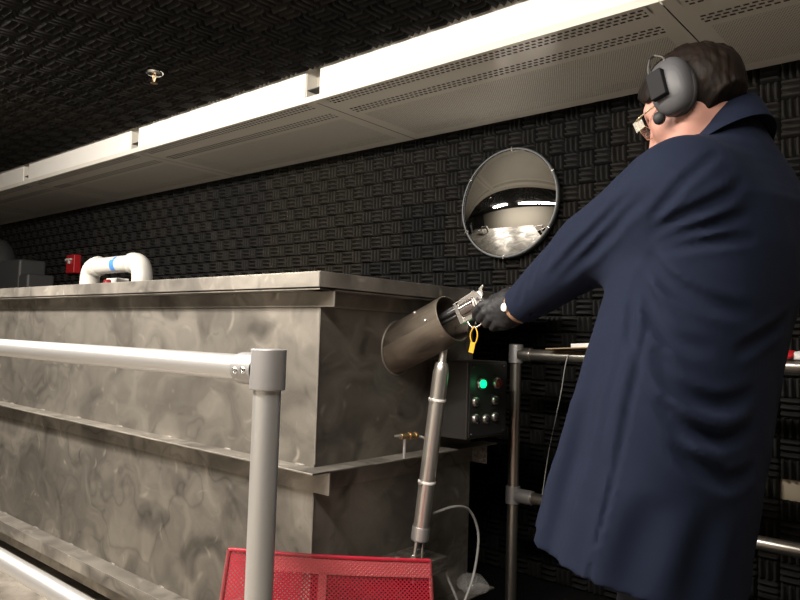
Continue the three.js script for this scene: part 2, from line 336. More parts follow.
ledge(1.236, 0.052, W_ - 0.006); ledge(0.712, 0.072, W_); ledge(0.172, 0.05, W_ + 0.002);
mesh('ledge_end_gusset', [box(TX + 0.001, TX + W_, 0.64, 0.708, TZB - 0.004, TZB, 0.001)], M.tankTrim, tank);
mesh('skid_lip', boxUV(box(TXL, TX + W_, 0.122, 0.166, TZF + W_ - 0.004, TZF + W_ + 0.002, 0.001)), M.tankTrim, tank);
mesh('corner_weld', tube([V(TX + 0.001, 0.18, TZF - 0.001), V(TX + 0.002, 0.45, TZF), V(TX + 0.001, 0.63, TZF - 0.001)], 0.003, 30, 6), M.tankTrim, tank);
mesh('corner_weld', tube([V(TX + 0.001, 0.72, TZF - 0.001), V(TX + 0.002, 0.95, TZF), V(TX + 0.001, 1.18, TZF - 0.001)], 0.003, 30, 6), M.tankTrim, tank);
// firing tube
const TA = 24 * Math.PI / 180, tdir = V(Math.cos(TA), Math.sin(TA), 0), tb = V(-1.56, 1.061, -1.795), TL = 0.256, TR = 0.079;
{
  const prof = [[TR - 0.006, 0.02], [TR - 0.006, TL], [TR - 0.003, TL + 0.002], [TR, TL], [TR, -0.06]];
  const pipe = mesh('firing_tube', lathe(prof, tb, tdir, 64), M.tube, tank, 'angled open steel tube on the tank end');
  const inM = M.tube.clone(); inM.side = THREE.DoubleSide;
  mesh('tube_bore', lathe([[TR - 0.007, -0.03], [TR - 0.007, TL - 0.004]], tb, tdir, 48), inM, pipe);
  { const g = new THREE.TorusGeometry(TR + 0.002, 0.004, 8, 60); g.scale(1 / Math.cos(TA), 1, 1); g.rotateZ(Math.PI / 2); g.rotateY(Math.PI / 2); const c = tb.clone().addScaledVector(tdir, (TX - tb.x) / tdir.x); g.translate(c.x + 0.001, c.y, c.z); mesh('weld_bead', g, M.tankTrim, pipe); }
  const up = V(-Math.sin(TA), Math.cos(TA), 0), side = V(0, 0, 1);
  for (const [h, ang] of [[0.16, 50], [0.21, 8], [0.24, 150]]) {
    const a = ang * Math.PI / 180, n = up.clone().multiplyScalar(Math.sin(a)).addScaledVector(side, Math.cos(a)), p = tb.clone().addScaledVector(tdir, h).addScaledVector(n, TR - 0.002);
    mesh('screw', lathe([[0, 0.008], [0.005, 0.007], [0.0065, 0.003], [0.0065, 0]], p, n, 12), M.polish, pipe);
  }
}

// things on the lid
{
  const p = thing('pipe_handle', 'white plastic pipe handle with two elbows standing on the tank lid', 'pipe', [-3.5, 1.283, -1.8]);
  const R = 0.05, xl = -0.29, xr = 0.26, yt = 0.15;
  mesh('pipe', rod(V(xl + 0.06, yt, 0), V(xr - 0.06, yt, 0), R * 0.86, undefined, 32), M.pvc, p);
  for (const [x, s] of [[xl, 1], [xr, -1]]) {
    const e = mesh('elbow', [new THREE.TubeGeometry(new THREE.CatmullRomCurve3([V(x, 0, 0), V(x, yt - 0.065, 0), V(x + s * 0.018, yt - 0.02, 0), V(x + s * 0.06, yt, 0), V(x + s * 0.095, yt, 0)]), 24, R, 28, false)], M.pvc, p);
    mesh('elbow_rim', lathe([[R * 0.86, 0.008], [R + 0.003, 0.006], [R + 0.003, -0.012], [R, -0.014]], V(x + s * 0.094, yt, 0), V(s, 0, 0), 28), M.pvc, e);
  }
  const bl = (a0, a1, x0, x1) => { const g = new THREE.CylinderGeometry(R * 0.86 + 0.0008, R * 0.86 + 0.0008, x1 - x0, 10, 1, true, a0, a1 - a0); g.rotateZ(Math.PI / 2); g.translate((x0 + x1) / 2, yt, 0); return g; };
  mesh('blue_print', [bl(-0.9, 0.5, 0.0, 0.045), bl(0.55, 0.95, 0.02, 0.05)], M.blue, p, 'blue printed mark');
  const j = thing('junction_box', 'small white box with a red knob behind the pipe handle', 'box', [-3.93, 1.283, -2.0]);
  mesh('case', box(0, 0.12, 0.0, 0.105, -0.04, 0.04, 0.006), M.white, j);
  mesh('knob', lathe([[0, 0.03], [0.02, 0.028], [0.024, 0]], V(0.045, 0.075, 0.04), V(0, 0, 1), 20), M.redDark, j);
}
{ // red pull station on the foam wall
  const t = thing('alarm_box', 'red wall-mounted alarm box with a white handle on the foam wall', 'alarm', [-6.49, 1.68, -2.93]);
  mesh('case', box(-0.08, 0.08, -0.085, 0.085, -0.03, 0.04, 0.01), M.red, t);
  mesh('handle', [box(-0.05, 0.05, 0.03, 0.05, 0.04, 0.06, 0.006), box(-0.012, 0.012, 0.0, 0.04, 0.04, 0.056, 0.004)], M.white, t);
  mesh('side_stud', rod(V(-0.1, 0.04, 0.03), V(-0.08, 0.04, 0.03), 0.012), M.white, t);
}
{ // machinery at the far end of the lid
  const t = thing('motor_housing', 'grey domed motor housing on the far end of the tank lid', 'machine', [-6.35, 1.283, -2.2]);
  const g = lathe([[0, 0.4], [0.1, 0.4], [0.19, 0.375], [0.25, 0.32], [0.27, 0.24], [0.27, -0.06], [0, -0.06]], V(0, 0.272, 0.25), V(0, 0, -1), 40);
  mesh('drum', g, std({ color: lin(0.045, 0.046, 0.047), roughness: 0.5, metalness: 0.3 }), t);
  mesh('foot', box(-0.2, 0.2, 0, 0.03, -0.12, 0.3, 0.008), M.charcoal, t);
  mesh('rim', lathe([[0.25, 0.0], [0.275, 0.004], [0.275, 0.02], [0.25, 0.024]], V(0, 0.278, 0.315), V(0, 0, -1), 40), M.greyPlastic, t);
  const b = thing('pump_box', 'low dark grey stepped box beside the domed motor housing', 'machine', [-5.75, 1.283, -2.2]);
  mesh('case', box(-0.28, 0.2, 0, 0.315, -0.1, 0.1, 0.02), M.dark, b);
  mesh('step', box(0.2, 0.36, 0, 0.2, -0.1, 0.1, 0.02), M.dark, b);
}

// ───────────────────────── lift cylinder, control box, valve, hoses ─────────────────────────
{
  const a = V(-1.432, 0.458, -1.795), b = V(-1.369, 1.082, -1.813), d = b.clone().sub(a).normalize(), L = a.distanceTo(b);
  const t = thing('air_cylinder', 'slender stainless air cylinder propped from a bracket to the firing tube', 'cylinder', a.toArray());
  const o = V(0, 0, 0), P = (h) => d.clone().multiplyScalar(h);
  mesh('barrel', lathe([[0, 0.0], [0.026, 0.0], [0.0275, 0.004], [0.0275, 0.045], [0.0258, 0.048], [0.0258, L - 0.09], [0.023, L - 0.075], [0.02, L - 0.06], [0.012, L - 0.055], [0.012, L], [0, L]], o, d, 36), M.polish, t);
  mesh('end_cap', lathe([[0, -0.002], [0.028, -0.002], [0.029, 0.002], [0.029, 0.04], [0.0275, 0.043]], o, d, 36), M.galv, t);
  for (const h of [0.185, 0.45]) { const c = mesh('clamp_band', lathe([[0.0258, -0.004], [0.0285, -0.004], [0.0285, 0.004], [0.0258, 0.004]], P(h), d, 32), M.white, t); const q = P(h); mesh('clamp_screw', box(q.x - 0.005, q.x + 0.005, q.y - 0.005, q.y + 0.005, q.z + 0.024, q.z + 0.04, 0.002), M.polish, c); }
  for (const s of [-1, 1]) mesh('clevis_arm', rod(V(0.002, 0.004, s * 0.016), V(-0.006, -0.062, s * 0.019), 0.007, 0.006, 10), M.polish, t);
  mesh('clevis_pin', rod(V(-0.006, -0.05, -0.03), V(-0.006, -0.05, 0.03), 0.005, undefined, 12), M.polish, t);
  mesh('knuckle', lathe([[0, -0.03], [0.009, -0.028], [0.011, -0.01], [0.009, 0]], o, d, 14), M.gunDark, t);
  const br = thing('cylinder_bracket', 'welded steel angle bracket carrying the foot of the air cylinder', 'bracket', [TX, 0.39, -1.83]);
  mesh('plate', box(0.0, 0.15, -0.008, 0, -0.075, 0.1, 0.002), M.tank, br);
  mesh('flange', box(0.142, 0.15, -0.05, -0.006, -0.075, 0.1, 0.002), M.tank, br);
  mesh('lug', box(0.104, 0.116, -0.002, 0.03, 0.024, 0.046, 0.002), M.tankTrim, br);
  for (const z of [-0.045, 0.075]) mesh('bolt', lathe([[0, 0.009], [0.009, 0.008], [0.01, 0]], V(0.06, 0, z), V(0, 1, 0), 6), M.polish, br);
}
{
  const x = -1.398, t = thing('control_box', 'dark steel push-button control box with a lit green lamp', 'control box', [x, 0.758, -2.115]);
  const gunmetal = std({ color: lin(0.1, 0.097, 0.093), roughness: 0.42, metalness: 0.75 });
  mesh('case', [box(-0.152, 0, 0, 0.268, -0.125, 0.125, 0.005)], gunmetal, t);
  mesh('door', box(0.0, 0.004, 0.008, 0.26, -0.117, 0.117, 0.002), std({ color: lin(0.05, 0.05, 0.05), roughness: 0.5, metalness: 0.5 }), t);
  const green = std({ color: lin(0.02, 0.5, 0.15), emissive: lin(0.0, 0.85, 0.25), emissiveIntensity: 2.2, roughness: 0.3 });
  const ctl = (name, y, z, m, r, h, lab) => {
    const c = mesh(name, lathe([[0, h], [r * 0.6, h * 0.98], [r * 0.95, h * 0.8], [r, h * 0.4], [r, 0.004]], V(0.004, y, z), V(1, 0, 0), 20), m, t, lab);
    mesh('bezel', lathe([[r, 0.01], [r + 0.005, 0.01], [r + 0.006, 0.002], [r + 0.006, 0]], V(0.004, y, z), V(1, 0, 0), 20), M.polish, c);
    mesh('legend_plate', box(0.004, 0.0055, y - 0.019, y + 0.024, z - 0.019, z + 0.019, 0.0005), M.gunDark, c);
  };
  ctl('pilot_lamp', 0.191, 0.055, green, 0.0145, 0.022, 'lit green pilot lamp');
  ctl('pilot_lamp', 0.191, -0.046, M.redDark, 0.0145, 0.022, 'unlit red pilot lamp');
  ctl('push_button', 0.13, 0.085, M.dark, 0.011, 0.016); ctl('push_button', 0.13, -0.036, M.dark, 0.011, 0.016);
  ctl('selector_switch', 0.072, 0.083, M.dark, 0.011, 0.016); ctl('selector_switch', 0.068, 0.02, M.dark, 0.011, 0.016); ctl('selector_switch', 0.071, -0.038, M.dark, 0.011, 0.016);
  const gl = new THREE.PointLight(lin(0.1, 1, 0.35), 0.0018, 0); gl.position.set(0.045, 0.191, 0.055); gl.castShadow = true; gl.shadow.radius = 0.5; t.add(gl);
  for (const [y, z] of [[0.018, 0.1], [0.25, 0.1], [0.018, -0.1], [0.25, -0.1]]) mesh('screw', lathe([[0, 0.004], [0.004, 0.003], [0.005, 0]], V(0.004, y, z), V(1, 0, 0), 8), M.gunDark, t);
}
{
  const t = thing('drain_valve', 'small brass valve on a steel stem standing on the tank ledge', 'valve', [-1.487, 0.712, -1.77]);
  mesh('stem', rod(V(0, 0, 0), V(0, 0.07, 0), 0.005, undefined, 12), M.galv, t);
  mesh('valve_body', [rod(V(0, 0.07, 0.02), V(0, 0.066, -0.055), 0.0095, undefined, 14), rod(V(0, 0.068, -0.02), V(0, 0.068, -0.034), 0.013, undefined, 6), rod(V(0, 0.068, -0.05), V(0, 0.066, -0.06), 0.012, undefined, 6)], M.brass, t);
  mesh('lever', [rod(V(0, 0.072, 0.018), V(0, 0.074, 0.048), 0.006, 0.0035, 10)], M.polish, t);
  solo('air_hose', tube([V(-1.487, 0.778, -1.83), V(-1.47, 0.765, -1.86), V(-1.46, 0.71, -1.875), V(-1.462, 0.6, -1.862), V(-1.475, 0.5, -1.85), V(-1.48, 0.44, -1.845), V(-1.48, 0.4, -1.85)], 0.0045, 50, 8), M.hose, 'thin grey air hose running from the brass valve down behind the cylinder', 'hose');
  solo('air_hose', tube([V(-1.43, 0.53, -1.86), V(-1.4, 0.545, -1.93), V(-1.4, 0.52, -2.02), V(-1.4, 0.43, -2.08), V(-1.4, 0.3, -2.06), V(-1.39, 0.22, -1.99), V(-1.38, 0.14, -1.9), V(-1.36, 0.05, -1.84), V(-1.3, 0.01, -1.8)], 0.0045, 90, 8), M.hose, 'thin grey air hose looping out wide behind the air cylinder to the floor', 'hose');
  solo('air_hose', tube([V(-1.44, 0.37, -1.93), V(-1.42, 0.31, -1.935), V(-1.4, 0.24, -1.96), V(-1.4, 0.17, -1.99), V(-1.4, 0.1, -2.01), V(-1.39, 0.04, -2.0), V(-1.36, 0.01, -1.95)], 0.0045, 60, 8), M.hose, 'thin grey air hose crossing under the wide loop beside the bracket', 'hose');
  const b = thing('plastic_bag', 'crumpled clear plastic bag lying on the bottom ledge of the tank end', 'bag', [-1.5, 0.1725, -2.2]); b.scale.set(0.42, 0.26, 0.36);
  const g = new THREE.IcosahedronGeometry(0.13, 5), p = g.attributes.position;
  for (let i = 0; i < p.count; i++) { const v = V(p.getX(i), p.getY(i), p.getZ(i)), n = fbm(v.x * 22 + 9, v.y * 22 + v.z * 31, 61, 3) - 0.5, q = fbm(v.x * 9, v.z * 9 + v.y * 5, 3, 2) - 0.5; v.multiplyScalar(1 + n * 0.5 + q * 0.5); p.setXYZ(i, v.x * 1.1, Math.max(0.002, v.y * 1.1 + 0.12), v.z * 1.1); }
  const gg = mergeVertices(g.deleteAttribute('normal') || g); gg.computeVertexNormals();
  mesh('film', gg, new THREE.MeshPhysicalMaterial({ color: 0xffffff, transmission: 0.88, thickness: 0, roughness: 0.12, ior: 1.45, transparent: false }), b);
}

// ───────────────────────── guard rails ─────────────────────────
const PR = 0.0225;
function fit(parent, name, p, dir, len, r = 0.029) { return mesh(name, lathe([[PR, len / 2], [r - 0.001, len / 2], [r, len / 2 - 0.002], [r, -len / 2 + 0.002], [r - 0.001, -len / 2], [PR, -len / 2]], p, dir, 36), M.fitting, parent); }
{
  const x = -0.912, z = -0.735, t = thing('guard_rail', 'aluminium pipe guard rail with a corner fitting in front of the tank', 'railing', [x, 0, z]);
  mesh('post', rod(V(0, 0.02, 0), V(0, 1.072, 0), PR, undefined, 40), M.galv, t);
  mesh('post', rod(V(-2.6, 0.02, 0), V(-2.6, 1.04, 0), PR, undefined, 40), M.galv, t);
  mesh('top_rail', rod(V(-0.03, 1.041, 0), V(-3.6, 1.041, 0), PR, undefined, 40), M.galv, t);
  mesh('middle_rail', rod(V(-0.03, 0.507, 0), V(-3.6, 0.507, 0), PR, undefined, 40), M.galv, t);
  const f1 = fit(t, 'corner_fitting', V(0, 1.042, 0), V(0, 1, 0), 0.066);
  mesh('fitting_cap', lathe([[0, 0.002], [0.02, 0.0015], [0.0235, 0]], V(0, 1.0735, 0), V(0, 1, 0), 32), M.galv, f1);
  const arm = mesh('socket', lathe([[PR, 0], [0.0262, 0], [0.0268, 0.003], [0.0268, 0.052]], V(-0.068, 1.041, 0), V(1, 0, 0), 36), M.fitting, f1);
  for (const [dx, a] of [[-0.052, 0.55], [-0.031, 0.3]]) {
    const n = V(0, Math.sin(-a * 0.2), Math.cos(a * 0.2)).normalize();
    mesh('set_screw', lathe([[0.0025, 0.001], [0.003, 0.003], [0.0055, 0.003], [0.006, 0]], V(dx, 1.041, 0).addScaledVector(n, 0.0262), n, 14), M.chrome, arm);
    mesh('screw_socket', lathe([[0, 0.0012], [0.0028, 0.0012]], V(dx, 1.041, 0).addScaledVector(n, 0.0262), n, 6), M.dark, arm);
  }
  for (const [px, py] of [[0, 0.507], [-2.6, 1.041], [-2.6, 0.507]]) { fit(t, 'tee_fitting', V(px, py, 0), V(0, 1, 0), 0.066); fit(t, 'socket', V(px + (px ? 0 : -0.045), py, 0), V(1, 0, 0), px ? 0.1 : 0.05, 0.027); }
  for (const px of [0, -2.6]) mesh('foot_flange', lathe([[PR, 0.05], [0.029, 0.05], [0.03, 0.012], [0.055, 0.008], [0.055, 0.0], [0, 0]], V(px, 0.002, 0), V(0, 1, 0), 32), M.fitting, t);
}
{
  const x = -1.505, z = -2.475, t = thing('guard_rail', 'dark pipe guard rail standing behind the person by the foam wall', 'railing', [x, 0, z]);
  const pipe = M.railDark;
  mesh('post', rod(V(0, 0.02, 0), V(0, 1.08, 0), PR, undefined, 32), pipe, t);
  mesh('post', rod(V(2.2, 0.02, 0), V(2.2, 1.06, 0), PR, undefined, 32), pipe, t);
  mesh('top_rail', rod(V(0.03, 1.048, 0), V(2.2, 1.048, 0), PR, undefined, 32), pipe, t);
  mesh('middle_rail', rod(V(0.03, 0.488, 0), V(2.2, 0.488, 0), PR, undefined, 32), pipe, t);
  const f = fit(t, 'corner_fitting', V(0, 1.05, 0), V(0, 1, 0), 0.075);
  mesh('fitting_cap', lathe([[0, 0.003], [0.02, 0.002], [0.028, 0]], V(0, 1.0875, 0), V(0, 1, 0), 32), M.railDark, f);
  mesh('socket', lathe([[0.027, 0], [0.028, 0.05], [PR, 0.052]], V(0.02, 1.048, 0), V(1, 0, 0), 32), M.railDark, f);
  fit(t, 'tee_fitting', V(0, 0.488, 0), V(0, 1, 0), 0.07);
  fit(t, 'tee_socket', V(0.055, 0.488, 0), V(1, 0, 0), 0.07, 0.028);
  for (const [px, py] of [[2.2, 1.048], [2.2, 0.488]]) fit(t, 'tee_fitting', V(px, py, 0), V(0, 1, 0), 0.07);
  for (const px of [0, 2.2]) mesh('foot_flange', lathe([[PR, 0.05], [0.029, 0.05], [0.03, 0.012], [0.055, 0.008], [0.055, 0.0], [0, 0]], V(px, 0.0045, 0), V(0, 1, 0), 32), M.railDark, t);
  solo('thin_cord', tube([V(-1.258, 1.071, -2.475), V(-1.262, 1.05, -2.448), V(-1.29, 0.9, -2.449), V(-1.335, 0.68, -2.449), V(-1.365, 0.512, -2.46)], 0.0018, 40, 6), M.hose, 'thin cord slanting down from the top of the dark rail', 'cord');
  const c = thing('clipboard', 'brown clipboard with a white sheet lying on the dark rail', 'clipboard', [-1.2, 1.081, -2.5]);
  c.rotation.z = 0.06; c.rotation.y = -0.1;
  mesh('board', box(-0.13, 0.14, 0, 0.004, -0.1, 0.1, 0.0015), M.wood, c);
  mesh('sheet', box(-0.02, 0.135, 0.004, 0.018, -0.095, 0.095, 0.002), M.white, c);
  mesh('clip', box(-0.035, -0.022, 0.004, 0.016, -0.04, 0.04, 0.003), M.polish, c);
  const k = thing('rag_bundle', 'red and white crumpled rag lying on the dark rail behind the coat', 'rag', [-0.5, 1.071, -2.475]);
  const lump = (s, m, name, dx, lab) => { const g = new THREE.IcosahedronGeometry(s, 3), p = g.attributes.position; for (let i = 0; i < p.count; i++) { const q = 0.75 + 0.6 * fbm(p.getX(i) * 70 + 3 + dx * 90, p.getY(i) * 70 + p.getZ(i) * 50, 5, 2); p.setXYZ(i, p.getX(i) * q * 1.2 + dx, Math.max(0, p.getY(i) * q * 0.7 + s * 0.45), p.getZ(i) * q); } const u = mergeVertices(g.deleteAttribute('normal') || g); u.computeVertexNormals(); mesh(name, u, m, k, lab); };
  lump(0.026, M.red, 'cloth', -0.03, 'red cloth'); lump(0.024, M.white, 'cloth', 0.012, 'white cloth'); lump(0.02, M.dark, 'cloth', -0.005, 'black cloth'); lump(0.026, M.red, 'cloth', 0.05, 'red cloth');
}

// ───────────────────────── convex mirror ─────────────────────────
{
  const t = thing('convex_mirror', 'round convex safety mirror hanging on the foam wall', 'mirror', [-1.84, 1.775, -2.925]);
  t.rotation.x = -0.055;
  const R = 0.268, bulge = 0.075, S = (R * R + bulge * bulge) / (2 * bulge), pr = [];
  for (let i = 0; i <= 40; i++) { const r = R * i / 40; pr.push([r, Math.sqrt(S * S - r * r) - (S - bulge)]); }
  mesh('mirror_face', lathe(pr, V(0, 0, 0.006), V(0, 0, 1), 96), M.mirror, t);
  mesh('rim', lathe([[R - 0.004, 0.012], [R + 0.001, 0.0125], [R + 0.006, 0.008], [R + 0.006, -0.014], [R - 0.01, -0.016], [0, -0.016]], V(0, 0, 0), V(0, 0, 1), 96), M.greyPlastic, t);
  for (let i = 0; i < 6; i++) { const a = 0.5 + i * Math.PI / 3, n = V(Math.cos(a), Math.sin(a), 0); mesh('rim_clip', rod(n.clone().multiplyScalar(R - 0.004).setZ(0.012), n.clone().multiplyScalar(R + 0.009).setZ(0.009), 0.005, 0.005, 10), M.chrome, t); }
}
{ // sprinkler head
  const t = thing('sprinkler', 'chrome pendant sprinkler head on the foam ceiling', 'sprinkler', [-3.12, 2.352, -1.745]);
  mesh('escutcheon', lathe([[0.012, -0.002], [0.034, -0.004], [0.042, 0.004], [0.042, 0.01]], V(0, -0.012, 0), V(0, 1, 0), 32), M.chrome, t);
  for (const s of [-1, 1]) mesh('frame_arm', tube([V(s * 0.008, -0.012, 0), V(s * 0.014, -0.03, 0), V(s * 0.003, -0.052, 0)], 0.003, 14, 6), M.brass, t);
  mesh('bulb', lathe([[0, 0], [0.003, 0.003], [0.003, 0.026], [0, 0.03]], V(0, -0.046, 0), V(0, 1, 0), 12), M.polish, t);
  mesh('deflector', lathe([[0, 0.003], [0.018, 0.001], [0.018, 0], [0, 0]], V(0, -0.058, 0), V(0, 1, 0), 16), M.brass, t);
}

// ───────────────────────── red mesh chair ─────────────────────────
{
  const A = V(-1.18, 0, -0.872), B = V(-0.917, 0, -1.185); // back panel between its two side posts
  const ex = B.clone().sub(A).normalize(), w = A.distanceTo(B), ez = V(-ex.z, 0, ex.x); // ez towards the seat
  const t = thing('mesh_chair', 'red mesh folding chair behind the guard rail post', 'chair', A.toArray());
  t.rotation.y = Math.atan2(-ex.z, ex.x);
  const dm = dataTex(64, 64, (i, j) => { const u = (i + j) / 64, v = (i - j) / 64, a = Math.abs(((u % 0.5) + 0.5) % 0.5 - 0.25), b = Math.abs(((v % 0.5) + 0.5) % 0.5 - 0.25); const s = Math.max(a, b) > 0.135 ? 1 : 0; return [s, s, s]; }, false);
  dm.repeat.set(56, 56);
  const redFab = lin(0.5, 0.015, 0.04);
  const meshM = new THREE.MeshPhysicalMaterial({ color: redFab, roughness: 0.4, alphaMap: dm, alphaTest: 0.5, side: THREE.DoubleSide, clearcoat: 0.3 });
  const hemM = new THREE.MeshPhysicalMaterial({ color: lin(0.58, 0.09, 0.105), roughness: 0.3, clearcoat: 0.4, clearcoatRoughness: 0.3, bumpMap: dm, bumpScale: 0.001, side: THREE.DoubleSide });
  // local: x along the back, y up, +z away from the camera
  const Pt = (u, v) => { // u 0..1 across, v 0..1 top to bottom
    const sag = 0.006 * Math.sin(Math.PI * Math.pow(u, 0.6)), x = u * w + (u - 0.55) * v * 0.07;
    const y = 0.668 - 0.03 * u + sag - v * 0.36, z = 0.03 * Math.sin(Math.PI * Math.pow(u, 0.75)) * (1 - 0.3 * v);
    return [x, y, z];
  };
  const sheet = (u0, u1, v0, v1, off, n = 24, m = 10) => {
    const pos = [], uv = [], idx = [];
    for (let j = 0; j <= m; j++) for (let i = 0; i <= n; i++) { const u = u0 + (u1 - u0) * i / n, v = v0 + (v1 - v0) * j / m, p = Pt(u, v); pos.push(p[0], p[1], p[2] + off); uv.push(u * w, v * 0.36); }
    for (let j = 0; j < m; j++) for (let i = 0; i < n; i++) { const a = j * (n + 1) + i; idx.push(a, a + 1, a + n + 1, a + 1, a + n + 2, a + n + 1); }
    const g = new THREE.BufferGeometry(); g.setAttribute('position', new THREE.Float32BufferAttribute(pos, 3)); g.setAttribute('uv', new THREE.Float32BufferAttribute(uv, 2)); g.setIndex(idx); g.computeVertexNormals(); return g;
  };
  const back = mesh('back_mesh', sheet(0, 1, 0, 1, 0), meshM, t, 'red diamond mesh back');
  mesh('hem_band', sheet(0.1, 1, 0.012, 0.095, 0.003), hemM, back, 'glossy pale red hem band');
  mesh('strap', sheet(0.435, 0.475, 0.09, 1, 0.004, 3, 10), hemM, back);
  mesh('strap', sheet(0.2, 0.36, 0.09, 1, 0.003, 5, 10), meshM, back);
  const edge = (u) => { const q = []; for (let k = 0; k <= 12; k++) q.push(V(...Pt(u, k / 12))); return tube(q, 0.0045, 30, 8); };
  mesh('side_piping', edge(0), hemM, back); mesh('side_piping', edge(1), hemM, back);
  mesh('top_piping', tube(Array.from({ length: 17 }, (_, k) => V(...Pt(k / 16, 0))), 0.004, 50, 8), meshM.clone(), back);
  const fr = M.charcoal, P0 = Pt(0, 1), P1 = Pt(1, 1);
  for (const p of [Pt(0, 0.6), Pt(1, 0.6)]) mesh('rear_leg', tube([V(p[0], p[1], p[2]), V(p[0], 0.25, p[2] - 0.02), V(p[0], 0.012, p[2] + 0.05)], 0.011, 24, 10), fr, t);
  for (const p of [P0, P1]) mesh('front_leg', tube([V(p[0], 0.3, p[2] - 0.02), V(p[0], 0.29, p[2] - 0.26), V(p[0], 0.012, p[2] - 0.3)], 0.011, 24, 10), fr, t);
  mesh('seat', box(P0[0], P1[0], 0.29, 0.3, -0.28, 0.0, 0.004), std({ color: redFab, roughness: 0.6 }), t);
}

// ───────────────────────── revolver and tag ─────────────────────────
const GA = 25 * Math.PI / 180, gC = V(-1.235, 1.199, -1.755);
const gF = V(-Math.cos(GA), -Math.sin(GA), 0), gU = V(-Math.sin(GA), Math.cos(GA), 0); // forward, up; +z is its left side
const gunMat = new THREE.Matrix4().makeBasis(gF, gU, V(0, 0, -1)).setPosition(gC); // local x fwd, y up, z right
const G = (x, y, z = 0) => V(x, y, z).applyMatrix4(gunMat);
{
  const t = thing('revolver', 'small revolver with a bright steel frame pointed into the firing tube', 'revolver', gC.toArray());
  const q = new THREE.Quaternion().setFromRotationMatrix(new THREE.Matrix4().makeBasis(gF, gU, V(0, 0, 1).cross(V(0, 0, 0)).set(0, 0, -1))); t.quaternion.copy(q); t.scale.setScalar(1.1);
  const ext = (pts, d, bev = 0.0015) => { const s = new THREE.Shape(pts.map(p => new THREE.Vector2(...p))); const g = new THREE.ExtrudeGeometry(s, { depth: d - 2 * bev, bevelEnabled: true, bevelSize: bev, bevelThickness: bev, bevelSegments: 2, curveSegments: 8 }); g.translate(0, 0, -d / 2 + bev); return g; };
  const bright = std({ color: lin(0.62, 0.6, 0.57), roughness: 0.25, metalness: 0.95 });
  // frame ring round the cylinder window
  mesh('frame', [ext([[0.032, 0.028], [-0.03, 0.031], [-0.048, 0.024], [-0.052, 0.008], [-0.052, -0.026], [-0.03, -0.034], [-0.03, -0.024], [-0.026, 0.021], [0.026, 0.02], [0.032, 0.02]], 0.016),
    ext([[0.026, 0.028], [0.04, 0.027], [0.042, 0.004], [0.04, -0.03], [0.026, -0.03]], 0.016), ext([[-0.034, -0.022], [0.04, -0.022], [0.04, -0.032], [-0.034, -0.034]], 0.014)], bright, t, 'bright steel frame');
  { // fluted drum
    const s = new THREE.Shape(), N = 72; for (let i = 0; i < N; i++) { const a = i / N * Math.PI * 2, r = 0.0195 - 0.0028 * Math.pow(Math.max(0, Math.cos(a * 6)), 2.5); i ? s.lineTo(Math.cos(a) * r, Math.sin(a) * r) : s.moveTo(Math.cos(a) * r, Math.sin(a) * r); }
    const g = new THREE.ExtrudeGeometry(s, { depth: 0.046, bevelEnabled: true, bevelSize: 0.001, bevelThickness: 0.002, bevelSegments: 2 }); g.rotateY(Math.PI / 2); g.translate(-0.024, -0.001, 0); mesh('cylinder', g, std({ color: lin(0.22, 0.2, 0.19), roughness: 0.28, metalness: 0.95 }), t);
  }
  mesh('barrel', [rod(V(0.04, 0.012, 0), V(0.135, 0.012, 0), 0.0085, 0.0078, 20), ext([[0.04, 0.02], [0.132, 0.0195], [0.132, 0.022], [0.04, 0.024]], 0.006, 0.001), rod(V(0.04, -0.004, 0), V(0.11, -0.004, 0), 0.0045, undefined, 12)], M.gunDark, t, 'dark blued barrel');
  mesh('front_sight', ext([[0.118, 0.021], [0.13, 0.021], [0.129, 0.03], [0.125, 0.03]], 0.003, 0.0005), M.gunDark, t);
  mesh('hammer', ext([[-0.044, 0.02], [-0.05, 0.03], [-0.064, 0.036], [-0.066, 0.032], [-0.058, 0.026], [-0.056, 0.012], [-0.048, 0.008]], 0.007, 0.001), bright, t);
  mesh('rear_sight', box(-0.036, -0.024, 0.03, 0.036, -0.005, 0.005, 0.001), M.gunDark, t);
  mesh('trigger_guard', tube([V(0.02, -0.032, 0), V(0.016, -0.05, 0), V(-0.002, -0.06, 0), V(-0.022, -0.057, 0), V(-0.034, -0.04, 0)], 0.0028, 30, 8), bright, t);
  mesh('trigger', tube([V(-0.008, -0.032, 0), V(-0.006, -0.043, 0), V(-0.001, -0.052, 0)], 0.0025, 12, 6), bright, t);
  mesh('latch', box(-0.046, -0.036, 0.002, 0.01, -0.011, -0.007, 0.001), M.gunDark, t);
  mesh('grip', ext([[-0.034, -0.03], [-0.054, -0.004], [-0.066, -0.02], [-0.078, -0.05], [-0.098, -0.088], [-0.084, -0.1], [-0.064, -0.092], [-0.052, -0.06]], 0.026, 0.006), M.dark, t, 'black grip');
  // yellow tag: loop strap and label
  const a = G(0.006, -0.066), tg = thing('yellow_tag', 'yellow looped tie tag hanging from the revolver', 'tag', a.toArray());
  mesh('loop', tube([V(0, 0.004, 0.0), V(-0.007, -0.006, 0.004), V(-0.0115, -0.022, 0.005), V(-0.008, -0.04, 0.004), V(0, -0.05, 0.003), V(0.008, -0.04, 0.002), V(0.0115, -0.022, 0.001), V(0.007, -0.006, 0)], 0.0021, 60, 8, true), M.yellow, tg);
  const lb = box(-0.009, 0.009, -0.079, -0.046, 0.0, 0.0025, 0.001); lb.rotateZ(-0.22); lb.translate(0.008, 0.002, 0.002); mesh('label_flag', lb, M.yellow, tg);
}

